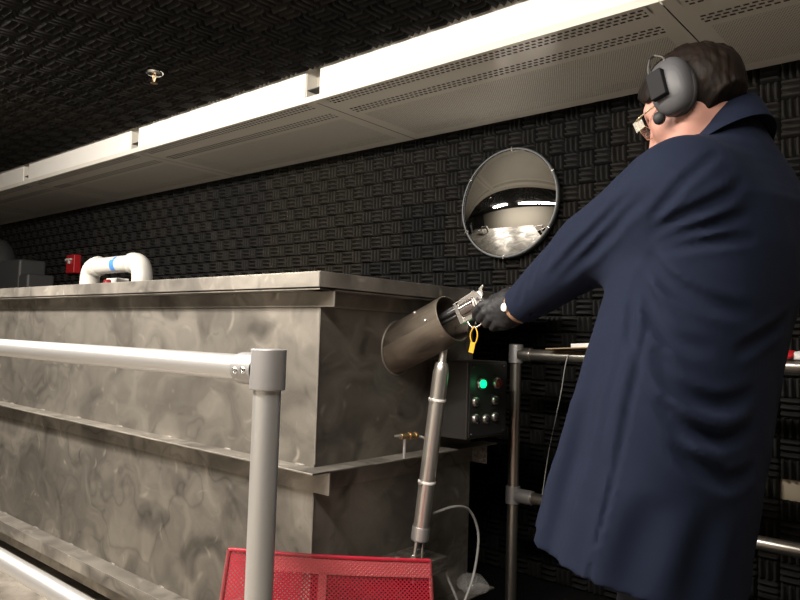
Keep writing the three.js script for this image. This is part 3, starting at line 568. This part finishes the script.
// ───────────────────────── person ─────────────────────────
{
  const person = thing('person', 'person in a navy lab coat and grey ear defenders aiming a revolver', 'person', [0, 0, 0]);
  const F = V(-0.97, 0, -0.24).normalize(), L = V(-F.z, 0, F.x).multiplyScalar(-1).normalize(); // forward, left
  if (L.z < 0) L.negate();
  const Lx = L.x, Lz = L.z, Fx = F.x, Fz = F.z;
  // torso sections of the coat: y, cx, cz, half depth along F, half width along L
  const S = [
    [0.56, -0.655, -1.62, 0.222, 0.262], [0.631, -0.645, -1.625, 0.217, 0.258], [0.747, -0.625, -1.635, 0.211, 0.252], [0.862, -0.603, -1.647, 0.202, 0.248], [0.978, -0.583, -1.655, 0.192, 0.243],
    [1.093, -0.562, -1.664, 0.188, 0.236], [1.209, -0.536, -1.678, 0.187, 0.234], [1.324, -0.514, -1.685, 0.18, 0.238], [1.42, -0.500, -1.687, 0.166, 0.236], [1.50, -0.497, -1.684, 0.13, 0.19], [1.56, -0.494, -1.68, 0.1, 0.12], [1.60, -0.492, -1.675, 0.08, 0.09], [1.66, -0.49, -1.67, 0.05, 0.05]];
  const sec = (y) => { let i = 0; while (i < S.length - 2 && S[i + 1][0] < y) i++; const t = clamp((y - S[i][0]) / (S[i + 1][0] - S[i][0]), 0, 1); return [0, 1, 2, 3, 4].map(k => S[i][k] + (S[i + 1][k] - S[i][k]) * t); };
  const secTab = []; for (let k = 0; k <= 600; k++) secTab.push(sec(0.5 + k * 0.002));
  const sh = [-0.522, 1.437, -1.512], el = [-0.768, 1.338, -1.614], wr = [-1.018, 1.199, -1.694];
  const shR = [-0.56, 1.45, -1.86], elR = [-0.56, 1.17, -1.93], wrR = [-0.64, 0.95, -1.92];
  // fold lines: [a, b, width, depth]  (+ groove, - ridge)
  const folds = [];
  const surf = (a, y, k = 1) => { const s = sec(y), c = Math.cos(a), n = Math.sin(a); return [s[1] + Fx * c * s[3] * k + Lx * n * s[4] * k, y, s[2] + Fz * c * s[3] * k + Lz * n * s[4] * k]; }; // a: 0 front, pi/2 left side, pi back
  const addFold = (pts, w, d) => { // pts: [angle, y] along the cloth; depth swells and dies along the line
    const c = new THREE.CatmullRomCurve3(pts.map(([a, y]) => V(...surf(a, y)))), n = 14, p = c.getPoints(n).map(q => [q.x, q.y, q.z]);
    folds.push({ p, w, d, b: new THREE.Box3().setFromPoints(p.map(q => V(...q))).expandByScalar(w * 3.2) });
  };
  // pulls from the armpit up across the shoulder blade
  addFold([[1.62, 1.335], [2.0, 1.385], [2.45, 1.43]], 0.013, 0.011); addFold([[1.7, 1.315], [2.1, 1.345], [2.6, 1.375]], 0.011, 0.009); addFold([[1.75, 1.3], [2.2, 1.31], [2.7, 1.325]], 0.011, 0.008); addFold([[1.6, 1.355], [1.85, 1.42], [2.1, 1.47]], 0.011, 0.007);
  // pulls from the armpit down towards the seat
  addFold([[1.6, 1.295], [1.85, 1.24], [2.3, 1.19], [2.8, 1.17]], 0.016, 0.013); addFold([[1.55, 1.27], [1.75, 1.19], [2.05, 1.12], [2.5, 1.09]], 0.016, 0.012); addFold([[1.5, 1.25], [1.6, 1.15], [1.8, 1.06]], 0.012, 0.008);
  // swags over the seat
  addFold([[1.95, 1.1], [2.2, 1.02], [2.6, 0.985], [3.1, 1.01]], 0.017, 0.014); addFold([[2.1, 1.0], [2.35, 0.94], [2.7, 0.915], [3.2, 0.94]], 0.018, 0.013); addFold([[2.25, 0.945], [2.5, 0.87], [2.85, 0.83], [3.3, 0.85]], 0.018, 0.013); addFold([[2.7, 1.09], [3.0, 1.12], [3.4, 1.17]], 0.015, 0.011);
  addFold([[2.0, 1.06], [2.3, 0.985], [2.65, 0.95], [3.1, 0.97]], 0.02, -0.008); addFold([[2.2, 0.97], [2.45, 0.905], [2.8, 0.87]], 0.02, -0.008);
  // side seam and hanging folds
  addFold([[1.8, 1.2], [1.84, 1.0], [1.86, 0.8], [1.86, 0.56], [1.86, 0.3]], 0.007, 0.0055); addFold([[1.72, 1.18], [1.72, 1.0], [1.76, 0.85]], 0.014, -0.006);
  addFold([[1.25, 1.15], [1.3, 0.9], [1.35, 0.57]], 0.028, 0.012); addFold([[0.8, 1.13], [0.85, 0.9], [0.95, 0.57]], 0.03, 0.014); addFold([[1.05, 1.0], [1.1, 0.8], [1.12, 0.57]], 0.028, -0.009); addFold([[2.25, 0.8], [2.2, 0.7], [2.15, 0.57]], 0.035, 0.01); addFold([[2.8, 0.78], [2.75, 0.68], [2.7, 0.56]], 0.035, 0.011);
  // sleeve creases
  const lerp3 = (p, q, t) => [p[0] + (q[0] - p[0]) * t, p[1] + (q[1] - p[1]) * t, p[2] + (q[2] - p[2]) * t];
  const sl = (t, du, dv, r) => { const c = t < 1 ? lerp3(sh, el, t) : lerp3(el, wr, t - 1); return [c[0] + du * 0.3 * r, c[1] + dv * r, c[2] + Math.sqrt(Math.max(0, 1 - dv * dv)) * r]; };
  const addSleeve = (t0, v0, t1, v1, w, d) => { const n = 10, p = []; for (let i = 0; i <= n; i++) { const t = i / n, tt = t0 + (t1 - t0) * t; p.push(sl(tt, 0, v0 + (v1 - v0) * t, 0.106 - 0.026 * tt)); } folds.push({ p, w, d, b: new THREE.Box3().setFromPoints(p.map(q => V(...q))).expandByScalar(w * 3.2) }); };
  addSleeve(0.1, -0.1, 0.95, -0.55, 0.013, 0.008); addSleeve(0.35, -0.35, 1.3, -0.6, 0.012, 0.007); addSleeve(0.15, 0.25, 1.45, -0.1, 0.014, -0.006); addSleeve(0.2, 0.1, 1.4, -0.28, 0.011, 0.007); addSleeve(1.15, 0.75, 1.4, 0.1, 0.011, 0.006); addSleeve(1.45, 0.7, 1.7, 0.0, 0.01, 0.006); addSleeve(1.7, 0.5, 1.9, -0.3, 0.009, 0.005); addSleeve(0.2, 0.75, 0.6, 0.45, 0.014, 0.006);
  const coatBase = (x, y, z) => {
    const s = secTab[clamp(Math.round((y - 0.5) / 0.002), 0, 600)];
    const dx = x - s[1], dz = z - s[2], u = dx * Fx + dz * Fz, w = dx * Lx + dz * Lz;
    const k = Math.pow(Math.pow(Math.abs(u) / s[3], 2.3) + Math.pow(Math.abs(w) / s[4], 2.3), 1 / 2.3);
    let d = (k - 1) * Math.min(s[3], s[4]) * 0.92;
    const arm = Math.min(cap(x, y, z, sh, el, 0.108, 0.09), cap(x, y, z, el, wr, 0.09, 0.056));
    const armR = Math.min(cap(x, y, z, shR, elR, 0.088, 0.072), cap(x, y, z, elR, wrR, 0.072, 0.052));
    d = smin(d, smin(cap(x, y, z, [-0.494, 1.515, -1.6], sh, 0.04, 0.085), arm, 0.03), 0.055); d = smin(d, armR, 0.05);
    return d;
  };
  for (const f of folds) { // lay every crease on the cloth itself
    for (const q of f.p) for (let k = 0; k < 6; k++) { const e = 0.004, d = coatBase(...q), gx = coatBase(q[0] + e, q[1], q[2]) - d, gy = coatBase(q[0], q[1] + e, q[2]) - d, gz = coatBase(q[0], q[1], q[2] + e) - d, g = Math.hypot(gx, gy, gz) || 1; q[0] -= clamp(d, -0.02, 0.02) * gx / g; q[1] -= clamp(d, -0.02, 0.02) * gy / g; q[2] -= clamp(d, -0.02, 0.02) * gz / g; }
    f.b = new THREE.Box3().setFromPoints(f.p.map(q => V(...q))).expandByScalar(f.w * 3.2);
  }
  const ad = V(wr[0] - el[0], wr[1] - el[1], wr[2] - el[2]).normalize(), cuff = [wr[0] + ad.x * 0.004, wr[1] + ad.y * 0.004, wr[2] + ad.z * 0.004];
  const coatSDF = (x, y, z) => {
    const base = coatBase(x, y, z); let d = base;
    if (Math.abs(d) < 0.045) {
      for (const f of folds) {
        if (x < f.b.min.x || x > f.b.max.x || y < f.b.min.y || y > f.b.max.y || z < f.b.min.z || z > f.b.max.z) continue;
        let bq = 9, bt = 0; const n = f.p.length - 1;
        for (let i = 0; i < n; i++) { const a = f.p[i], b = f.p[i + 1], bx = b[0] - a[0], by = b[1] - a[1], bz = b[2] - a[2], px = x - a[0], py = y - a[1], pz = z - a[2], t = clamp((px * bx + py * by + pz * bz) / (bx * bx + by * by + bz * bz), 0, 1), q = Math.hypot(px - bx * t, py - by * t, pz - bz * t); if (q < bq) { bq = q; bt = (i + t) / n; } }
        const e = bq / f.w; if (e < 3) d += f.d * Math.pow(Math.sin(Math.PI * bt), 0.8) * (Math.exp(-e * e) * 1.25 - 0.4 * Math.exp(-(e - 1.6) * (e - 1.6) * 1.5));
      }
      d += (fbm(x * 9 + y * 4, z * 9 - y * 7, 55, 2) - 0.5) * 0.012;
    }
    const inner = base + 0.032;
    // open at the bottom (hollow skirt), at the neck and the cuffs
    const hem = 0.606 + 0.21 * ((x + 0.645) * Fx + (z + 1.625) * Fz) + 0.11 * ((x + 0.645) * Lx + (z + 1.625) * Lz) + 0.006 * Math.sin((x * 0.7 + z) * 14);
    if (y < 0.75) d = Math.max(d, -inner);
    d = Math.max(d, hem - y);
    const cc = (x - cuff[0]) * ad.x + (y - cuff[1]) * ad.y + (z - cuff[2]) * ad.z;
    if (x < -0.9) { d = Math.max(d, cc); if (cc > -0.05) d = Math.max(d, -(base + 0.014)); }
    // neck opening, tilted forward
    const nk = cap(x, y, z, [-0.5, 1.565, -1.655], [-0.535, 1.75, -1.67], 0.062, 0.1); d = smax(d, -nk, 0.01);
    return d;
  };
  const coat = mesh('lab_coat', nets(coatSDF, [-1.12, 0.52, -2.06], [-0.2, 1.68, -1.3], 0.0075), M.coat, person, 'navy blue lab coat');
  { // collar: folded band round the neck, high at the back, low in front
    const n = 64, prof = [[-0.006, -0.012], [0.0, 0.012], [0.007, 0.018], [0.013, 0.012], [0.026, -0.02], [0.04, -0.05], [0.037, -0.052], [0.02, -0.03]];
    const pos = [], idx = [], m = prof.length;
    for (let i = 0; i <= n; i++) {
      const a = 0.42 + (2 * Math.PI - 0.84) * i / n, c = Math.cos(a), s = Math.sin(a); // a=0 front
      const r0 = 0.082 + 0.012 * Math.max(0, c), y0 = 1.583 - 0.062 * c - 0.008 * Math.abs(s), wide = 1 + 0.5 * Math.max(0, c);
      for (const [pr, ph] of prof) { const R = r0 + pr * wide; pos.push(-0.499 + Fx * c * R + Lx * s * (R + 0.004), y0 + ph * (1 + 0.2 * c), -1.672 + Fz * c * R + Lz * s * (R + 0.004)); }
    }
    for (let i = 0; i < n; i++) for (let j = 0; j < m; j++) { const a = i * m + j, b = i * m + (j + 1) % m, c = a + m, d = b + m; idx.push(a, b, c, b, d, c); }
    const g = new THREE.BufferGeometry(); g.setAttribute('position', new THREE.Float32BufferAttribute(pos, 3)); g.setIndex(idx); g.computeVertexNormals();
    const uv = new Float32Array(pos.length / 3 * 2); for (let i = 0; i < pos.length / 3; i++) { uv[2 * i] = pos[3 * i]; uv[2 * i + 1] = pos[3 * i + 1]; } g.setAttribute('uv', new THREE.BufferAttribute(uv, 2));
    const cm = M.coat.clone(); cm.side = THREE.DoubleSide; mesh('collar', g, cm, coat);
  }
  // head frame
  const pitch = 25 * Math.PI / 180, hc = V(-0.536, 1.646, -1.612), K = 1.04;
  const hF = F.clone().multiplyScalar(Math.cos(pitch)).addScaledVector(V(0, 1, 0), -Math.sin(pitch)), hL = L.clone(), hU = hL.clone().cross(hF).normalize(); if (hU.y < 0) hU.negate();
  const toH = (x, y, z) => { const dx = (x - hc.x) / K, dy = (y - hc.y) / K, dz = (z - hc.z) / K; return [dx * hF.x + dy * hF.y + dz * hF.z, dx * hU.x + dy * hU.y + dz * hU.z, dx * hL.x + dy * hL.y + dz * hL.z]; }; // forward, up, left
  const H = (f, u, l) => hc.clone().addScaledVector(hF, f * K).addScaledVector(hU, u * K).addScaledVector(hL, l * K);
  const skull = (f, u, l) => smin(ell(f, u, l, [-0.012, 0.03, 0], [0.098, 0.088, 0.076]), ell(f, u, l, [0.025, -0.03, 0], [0.07, 0.085, 0.062]), 0.04);
  const faceSDF = (f, u, l) => {
    const al = Math.abs(l); let d = skull(f, u, l);
    d = smin(d, cap(f, u, l, [0.02, -0.085, 0], [0.068, -0.098, 0], 0.04, 0.026), 0.035); // jaw and chin
    d = smin(d, cap(f, u, al, [-0.01, -0.05, 0.045], [0.05, -0.085, 0.028], 0.02, 0.018), 0.03); // jaw line
    d = smin(d, cap(f, u, l, [0.09, 0.012, 0], [0.112, -0.03, 0], 0.009, 0.014), 0.016); // nose
    d = smin(d, cap(f, u, al, [0.105, -0.034, 0.0], [0.1, -0.034, 0.012], 0.01, 0.008), 0.01);
    d = smin(d, cap(f, u, al, [0.086, 0.024, 0.008], [0.07, 0.028, 0.045], 0.01, 0.009), 0.016); // brow
    d = smax(d, -ell(f, u, al, [0.09, 0.004, 0.032], [0.014, 0.012, 0.018]), 0.012); // sockets
    d = smin(d, ell(f, u, al, [0.074, 0.002, 0.032], [0.013, 0.012, 0.013]), 0.003);
    d = smin(d, cap(f, u, al, [0.058, -0.025, 0.042], [0.05, -0.03, 0.05], 0.014, 0.014), 0.025); // cheek
    d = smin(d, cap(f, u, al, [0.096, -0.058, 0.0], [0.088, -0.058, 0.02], 0.006, 0.004), 0.008); // lips
    d = smin(d, cap(f, u, al, [0.094, -0.07, 0.0], [0.087, -0.068, 0.018], 0.006, 0.004), 0.008);
    d = smin(d, ell(f, u, al, [-0.012, 0.0, 0.08], [0.018, 0.032, 0.01]), 0.008); // ear
    return d;
  };
  const nkA = [-0.495, 1.53, -1.66], nkB = [-0.515, 1.635, -1.63];
  const bodySDF = (x, y, z) => {
    const [f, u, l] = toH(x, y, z); let d = faceSDF(f, u, l) * K;
    d = smin(d, cap(x, y, z, nkA, nkB, 0.068, 0.06), 0.03); return d;
  };
  const headG = nets(bodySDF, [-0.72, 1.46, -1.76], [-0.38, 1.80, -1.46], 0.0045);
  const innerSDF = (x, y, z) => { // trunk and legs inside the clothes
    let d = cap(x, y, z, [-0.495, 1.45, -1.66], [-0.53, 1.0, -1.665], 0.11, 0.13);
    d = smin(d, cap(x, y, z, [-0.56, 0.95, -1.57], [-0.575, 0.5, -1.545], 0.08, 0.055), 0.05); d = smin(d, cap(x, y, z, [-0.56, 0.95, -1.76], [-0.60, 0.5, -1.77], 0.08, 0.055), 0.05);
    d = smin(d, cap(x, y, z, nkA, [-0.495, 1.4, -1.66], 0.06, 0.1), 0.04);
    d = smin(d, Math.min(cap(x, y, z, sh, el, 0.055, 0.045), cap(x, y, z, el, wr, 0.042, 0.03)), 0.05);
    d = smin(d, Math.min(cap(x, y, z, shR, elR, 0.055, 0.045), cap(x, y, z, elR, wrR, 0.042, 0.032)), 0.05);
    d = smin(d, Math.min(cap(x, y, z, [-0.575, 0.5, -1.545], [-0.56, 0.08, -1.54], 0.05, 0.035), cap(x, y, z, [-0.60, 0.5, -1.77], [-0.6, 0.08, -1.78], 0.05, 0.035)), 0.03); return d;
  };
  mesh('body', join([headG, nets(innerSDF, [-1.08, 0.02, -2.02], [-0.32, 1.6, -1.4], 0.014)]), M.skin, person);
  { // hair
    const hairSDF = (x, y, z) => {
      const [f, u, l] = toH(x, y, z), al = Math.abs(l);
      let d = ell(f, u, l, [-0.006, 0.034, 0], [0.116, 0.097, 0.085]); d = smin(d, cap(f, u, l, [-0.06, -0.0, 0], [-0.07, -0.035, 0], 0.055, 0.042), 0.04);
      d += (fbm(f * 60 + l * 40, u * 18, 91, 3) - 0.5) * 0.008 + (vnoise(l * 220, f * 30 + u * 40, 14) - 0.5) * 0.003;
      // hairline: forehead plane, temples, round the ears, nape
      const front = f - 0.088 - 0.6 * (u - 0.07) + al * 0.15; // keep behind the forehead line
      const low = Math.min(0.03 - u, f + 0.03); // below the temple line only the back stays
      const nape = -(u + 0.072 + f * 0.35);
      let keep = Math.max(front, nape); keep = smax(keep, Math.min(low, Math.max(f - 0.035, -(u + 0.015))), 0.008);
      return Math.max(d, keep * 0.8);
    };
    mesh('hair', nets(hairSDF, [-0.72, 1.54, -1.76], [-0.38, 1.82, -1.46], 0.0045), M.hair, person, 'short dark brown hair');
  }
  { // ear defenders
    const g = new THREE.Group(); g.name = 'ear_defenders'; g.userData.label = 'grey ear defenders with wire headband'; person.add(g);
    const cupM = std({ color: lin(0.07, 0.07, 0.075), roughness: 0.5 });
    for (const s of [1, -1]) {
      const sdf = (x, y, z) => { let [f, u, l] = toH(x, y, z); l *= s; f += 0.018; u -= 0.01; { const c8 = 0.985, s8 = 0.17, f0 = f; f = f0 * c8 + u * s8; u = -f0 * s8 + u * c8; } const k = Math.pow(Math.pow(Math.abs(f) / 0.046, 2.4) + Math.pow(Math.abs(u) / 0.063, 2.4) + Math.pow(Math.abs(l - 0.088) / 0.036, 2.4), 1 / 2.4); return Math.max((k - 1) * 0.036, 0.084 - l); };
      const c = H(0, 0.008, s * 0.1); const e = 0.08; const cup = mesh('ear_cup', nets(sdf, [c.x - e, c.y - e, c.z - e], [c.x + e, c.y + e, c.z + e], 0.0035), cupM, g, 'grey ear cup');
      const cu = []; for (let k = 0; k < 28; k++) { const a = k / 28 * Math.PI * 2; cu.push(H(-0.018 + Math.cos(a) * 0.04, 0.010 + Math.sin(a) * 0.057, s * 0.081)); }
      mesh('ear_cushion', tube(cu, 0.0095 * K, 80, 10, true), M.dark, cup, 'black ear cushion');
      if (s > 0) { // dark rectangular plate
        const pl = new RoundedBoxGeometry(0.036 * K, 0.06 * K, 0.016 * K, 2, 0.003); pl.applyMatrix4(new THREE.Matrix4().makeBasis(hF.clone().multiplyScalar(0.985).addScaledVector(hU, 0.17), hU.clone().multiplyScalar(0.985).addScaledVector(hF, -0.17), hL.clone().negate()).setPosition(H(-0.009, 0.012, 0.128))); mesh('cup_plate', pl, new THREE.MeshPhysicalMaterial({ color: lin(0.012, 0.012, 0.013), roughness: 0.7, specularIntensity: 0.4 }), cup, 'dark rectangular cover plate');
        const mic = new THREE.SphereGeometry(0.013 * K, 20, 14); mic.scale(1, 1.1, 1); const q = H(0.03, -0.036, 0.098); mic.translate(q.x, q.y, q.z); mesh('microphone', mic, M.dark, cup, 'black foam microphone');
        mesh('pivot', [lathe([[0, 0.004], [0.004, 0.003], [0.005, 0]], H(0.006, 0.045, 0.113), hL, 12), lathe([[0, 0.004], [0.004, 0.003], [0.005, 0]], H(-0.002, 0.046, 0.113), hL, 12)], M.polish, cup);
      }
      mesh('wire_arm', tube([H(0.006, 0.046, s * 0.114), H(0.006, 0.075, s * 0.104), H(0.0, 0.1, s * 0.092)], 0.0018, 20, 8), M.polish, g);
      mesh('wire_arm', tube([H(-0.032, 0.03, s * 0.12), H(-0.034, 0.07, s * 0.106), H(-0.014, 0.1, s * 0.092)], 0.0018, 20, 8), M.polish, g);
    }
    const band = []; for (let k = 0; k <= 24; k++) { const a = Math.PI * k / 24; band.push(H(0.004, 0.052 + Math.sin(a) * 0.088, Math.cos(a) * 0.104)); }
    mesh('headband', [tube(band, 0.0028, 60, 8)], M.charcoal, g, 'dark headband');
  }
  { // safety glasses
    const g = new THREE.Group(); g.name = 'glasses'; g.userData.label = 'wire glasses'; person.add(g);
    const gold = std({ color: lin(0.6, 0.5, 0.34), roughness: 0.25, metalness: 0.9 });
    for (const s of [1, -1]) {
      const rim = []; for (let k = 0; k < 20; k++) { const a = k / 20 * Math.PI * 2; rim.push(H(0.106 - 0.006 * Math.abs(Math.cos(a) * 1), 0.0 + Math.sin(a) * 0.02, s * (0.033 + Math.cos(a) * 0.026))); }
      const r = mesh('rim', tube(rim, 0.0014, 60, 8, true), gold, g);
      const lens = lathe([[0, 0.002], [0.012, 0.0016], [0.0235, 0.0]], V(0, 0, 0), V(0, 1, 0), 28); lens.applyMatrix4(new THREE.Matrix4().makeBasis(hL.clone().negate(), hF, hU)); lens.scale(1, 1, 1); const q = H(0.103, 0, s * 0.033); lens.translate(q.x, q.y, q.z);
      mesh('lens', lens, new THREE.MeshPhysicalMaterial({ color: 0xffffff, transmission: 1, thickness: 0, roughness: 0.02, ior: 1.5 }), r);
      mesh('temple', tube([H(0.1, 0.008, s * 0.06), H(0.09, 0.01, s * 0.074), H(0.05, 0.008, s * 0.079), H(0.0, 0.006, s * 0.08)], 0.002, 30, 8), gold, g);
      const sd = box(-0.012, 0.012, -0.013, 0.013, -0.0006, 0.0006, 0.0003); sd.applyMatrix4(new THREE.Matrix4().makeBasis(hF, hU, hL.clone().negate()).setPosition(H(0.09, -0.002, s * 0.073))); mesh('side_shield', sd, new THREE.MeshPhysicalMaterial({ color: lin(1, 0.97, 0.88), transmission: 0.8, thickness: 0, roughness: 0.08 }), g);
    }
    mesh('bridge', tube([H(0.106, 0.006, 0.008), H(0.11, 0.008, 0), H(0.106, 0.006, -0.008)], 0.0014, 12, 8), gold, g);
  }
  { // trousers and shoes
    const tr = (x, y, z) => {
      let d = cap(x, y, z, [-0.56, 0.95, -1.57], [-0.578, 0.5, -1.548], 0.1, 0.082); d = smin(d, cap(x, y, z, [-0.578, 0.5, -1.548], [-0.56, 0.07, -1.54], 0.082, 0.066), 0.03);
      let e = cap(x, y, z, [-0.56, 0.95, -1.76], [-0.60, 0.5, -1.77], 0.1, 0.082); e = smin(e, cap(x, y, z, [-0.60, 0.5, -1.77], [-0.6, 0.07, -1.78], 0.082, 0.066), 0.03);
      d = smin(d, e, 0.03); d += 0.004 * Math.sin(y * 40 + x * 20) * sstep(0.5, 0.15, y) + (fbm(x * 14 + y * 5, z * 14 + y * 11, 5, 2) - 0.5) * 0.012; return Math.max(d, 0.05 - y, y - 1.02);
    };
    mesh('trousers', nets(tr, [-0.74, 0.03, -1.92], [-0.42, 1.05, -1.4], 0.012), M.jeans, person, 'dark blue jeans');
    for (const [cx, cz] of [[-0.56, -1.54], [-0.6, -1.78]]) {
      const sd = (x, y, z) => { const dx = x - cx, dz = z - cz, u = dx * Fx + dz * Fz, w = dx * Lx + dz * Lz; let d = cap(u, y, w, [-0.05, 0.045, 0], [0.15, 0.035, 0.01], 0.045, 0.042); d = smin(d, cap(u, y, w, [-0.03, 0.05, 0], [-0.01, 0.1, 0], 0.045, 0.045), 0.05); return Math.max(d, 0.005 - y); };
      mesh('shoe', nets(sd, [cx - 0.24, 0.0 - 0.012, cz - 0.16], [cx + 0.16, 0.16, cz + 0.14], 0.008), M.dark, person, 'black shoe');
    }
  }
  { // left glove round the grip, drawn in gun space (x forward, y up, z to the far side)
    const gi = gunMat.clone().invert(), wl = V(...wr).applyMatrix4(gi).toArray();
    const v = new THREE.Vector3();
    const fingers = [ // root, knuckle, middle, tip on the far side, radius
      [[-0.098, -0.03, -0.03], [-0.062, -0.026, -0.034], [-0.03, -0.03, -0.022], [-0.012, -0.042, -0.006], 0.0125],
      [[-0.106, -0.055, -0.032], [-0.068, -0.052, -0.038], [-0.034, -0.055, -0.018], [-0.044, -0.054, 0.018], 0.013],
      [[-0.112, -0.076, -0.03], [-0.078, -0.074, -0.037], [-0.046, -0.077, -0.016], [-0.056, -0.076, 0.018], 0.0125],
      [[-0.118, -0.095, -0.026], [-0.09, -0.095, -0.032], [-0.062, -0.097, -0.014], [-0.07, -0.096, 0.016], 0.0115]];
    const sdf = (x, y, z) => {
      v.set(x, y, z).applyMatrix4(gi); const a = v.x, b = v.y, c = v.z;
      let d = cap(a, b, c, [-0.142, -0.054, -0.016], [-0.098, -0.056, -0.022], 0.041, 0.034);
      d = smin(d, cap(a, b, c, [-0.145, -0.088, -0.012], [-0.11, -0.096, -0.018], 0.036, 0.027), 0.03);
      d = smin(d, cap(a, b, c, wl, [-0.148, -0.066, -0.014], 0.037, 0.042), 0.03);
      d = smin(d, cap(a, b, c, [-0.112, -0.03, 0.0], [-0.082, -0.012, 0.018], 0.024, 0.016), 0.02); // thumb over the back
      d = smin(d, cap(a, b, c, [-0.082, -0.012, 0.018], [-0.048, -0.012, 0.022], 0.0145, 0.0115), 0.008);
      for (const [p, k, m, t, r] of fingers) { let e = Math.min(cap(a, b, c, p, k, r * 1.12, r * 1.08), cap(a, b, c, k, m, r * 1.05, r)); e = Math.min(e, cap(a, b, c, m, t, r, r * 0.9)); d = smin(d, e, 0.006); }
      d += (vnoise(a * 160 + c * 90, b * 160, 33) - 0.5) * 0.0016; return d;
    };
    const c = G(-0.11, -0.06), e = 0.13;
    mesh('glove', nets(sdf, [c.x - e, c.y - e, c.z - 0.09], [c.x + e, c.y + e, c.z + 0.1], 0.0035), M.glove, person, 'black glove');
    // right glove resting in front of the belly, hidden from the camera side
    const rs = (x, y, z) => { const o = [-0.66, 0.89, -1.915]; let d = cap(x, y, z, wrR, o, 0.036, 0.038); const dirs = [[-0.05, -0.06, -0.025], [-0.055, -0.068, -0.005], [-0.05, -0.066, 0.014], [-0.04, -0.06, 0.032]]; for (const q of dirs) { const r0 = [o[0] + q[0] * 0.3, o[1], o[2] + q[2]], m = [o[0] + q[0] * 0.75, o[1] + q[1] * 0.3, o[2] + q[2] * 1.2], tp = [o[0] + q[0], o[1] + q[1] * 1.3, o[2] + q[2] * 1.1]; d = smin(d, Math.min(cap(x, y, z, r0, m, 0.012, 0.011), cap(x, y, z, m, tp, 0.011, 0.0095)), 0.006); } d = smin(d, Math.min(cap(x, y, z, [o[0] + 0.01, o[1], o[2] + 0.025], [o[0] - 0.03, o[1] + 0.015, o[2] + 0.055], 0.016, 0.0115), 1), 0.012); return d; };
    mesh('glove', nets(rs, [-0.76, 0.77, -2.0], [-0.56, 1.0, -1.82], 0.004), M.glove, person, 'black glove');
    // wrist watch on the outside of the sleeve end
    const w = new THREE.Group(); w.name = 'wristwatch'; w.userData.label = 'steel wristwatch between glove and cuff'; person.add(w);
    const wc = V(...wr).addScaledVector(ad, 0.016);
    const bz = ad.clone(), by = V(0, 1, 0).addScaledVector(bz, -bz.y).normalize(), bx = by.clone().cross(bz).normalize(), WM = new THREE.Matrix4().makeBasis(bx, by, bz).setPosition(wc);
    const bandG = new THREE.TorusGeometry(0.0405, 0.005, 10, 48); bandG.scale(1, 1, 1.6); bandG.applyMatrix4(WM); mesh('bracelet', bandG, std({ color: lin(0.35, 0.2, 0.12), roughness: 0.5 }), w);
    const out = V(0.35, 0.35, 0.87).normalize(); out.addScaledVector(bz, -out.dot(bz)).normalize();
    mesh('case', lathe([[0, 0.009], [0.012, 0.009], [0.0145, 0.007], [0.015, 0.0], [0, 0]], wc.clone().addScaledVector(out, 0.04), out, 28), M.chrome, w);
    mesh('dial', lathe([[0, 0.0005], [0.0115, 0.0]], wc.clone().addScaledVector(out, 0.0493), out, 24), M.white, w);
  }
}

scene.traverse(o => { if (o.isMesh) { o.castShadow = true; o.receiveShadow = true; } });
renderer.render(scene, camera);
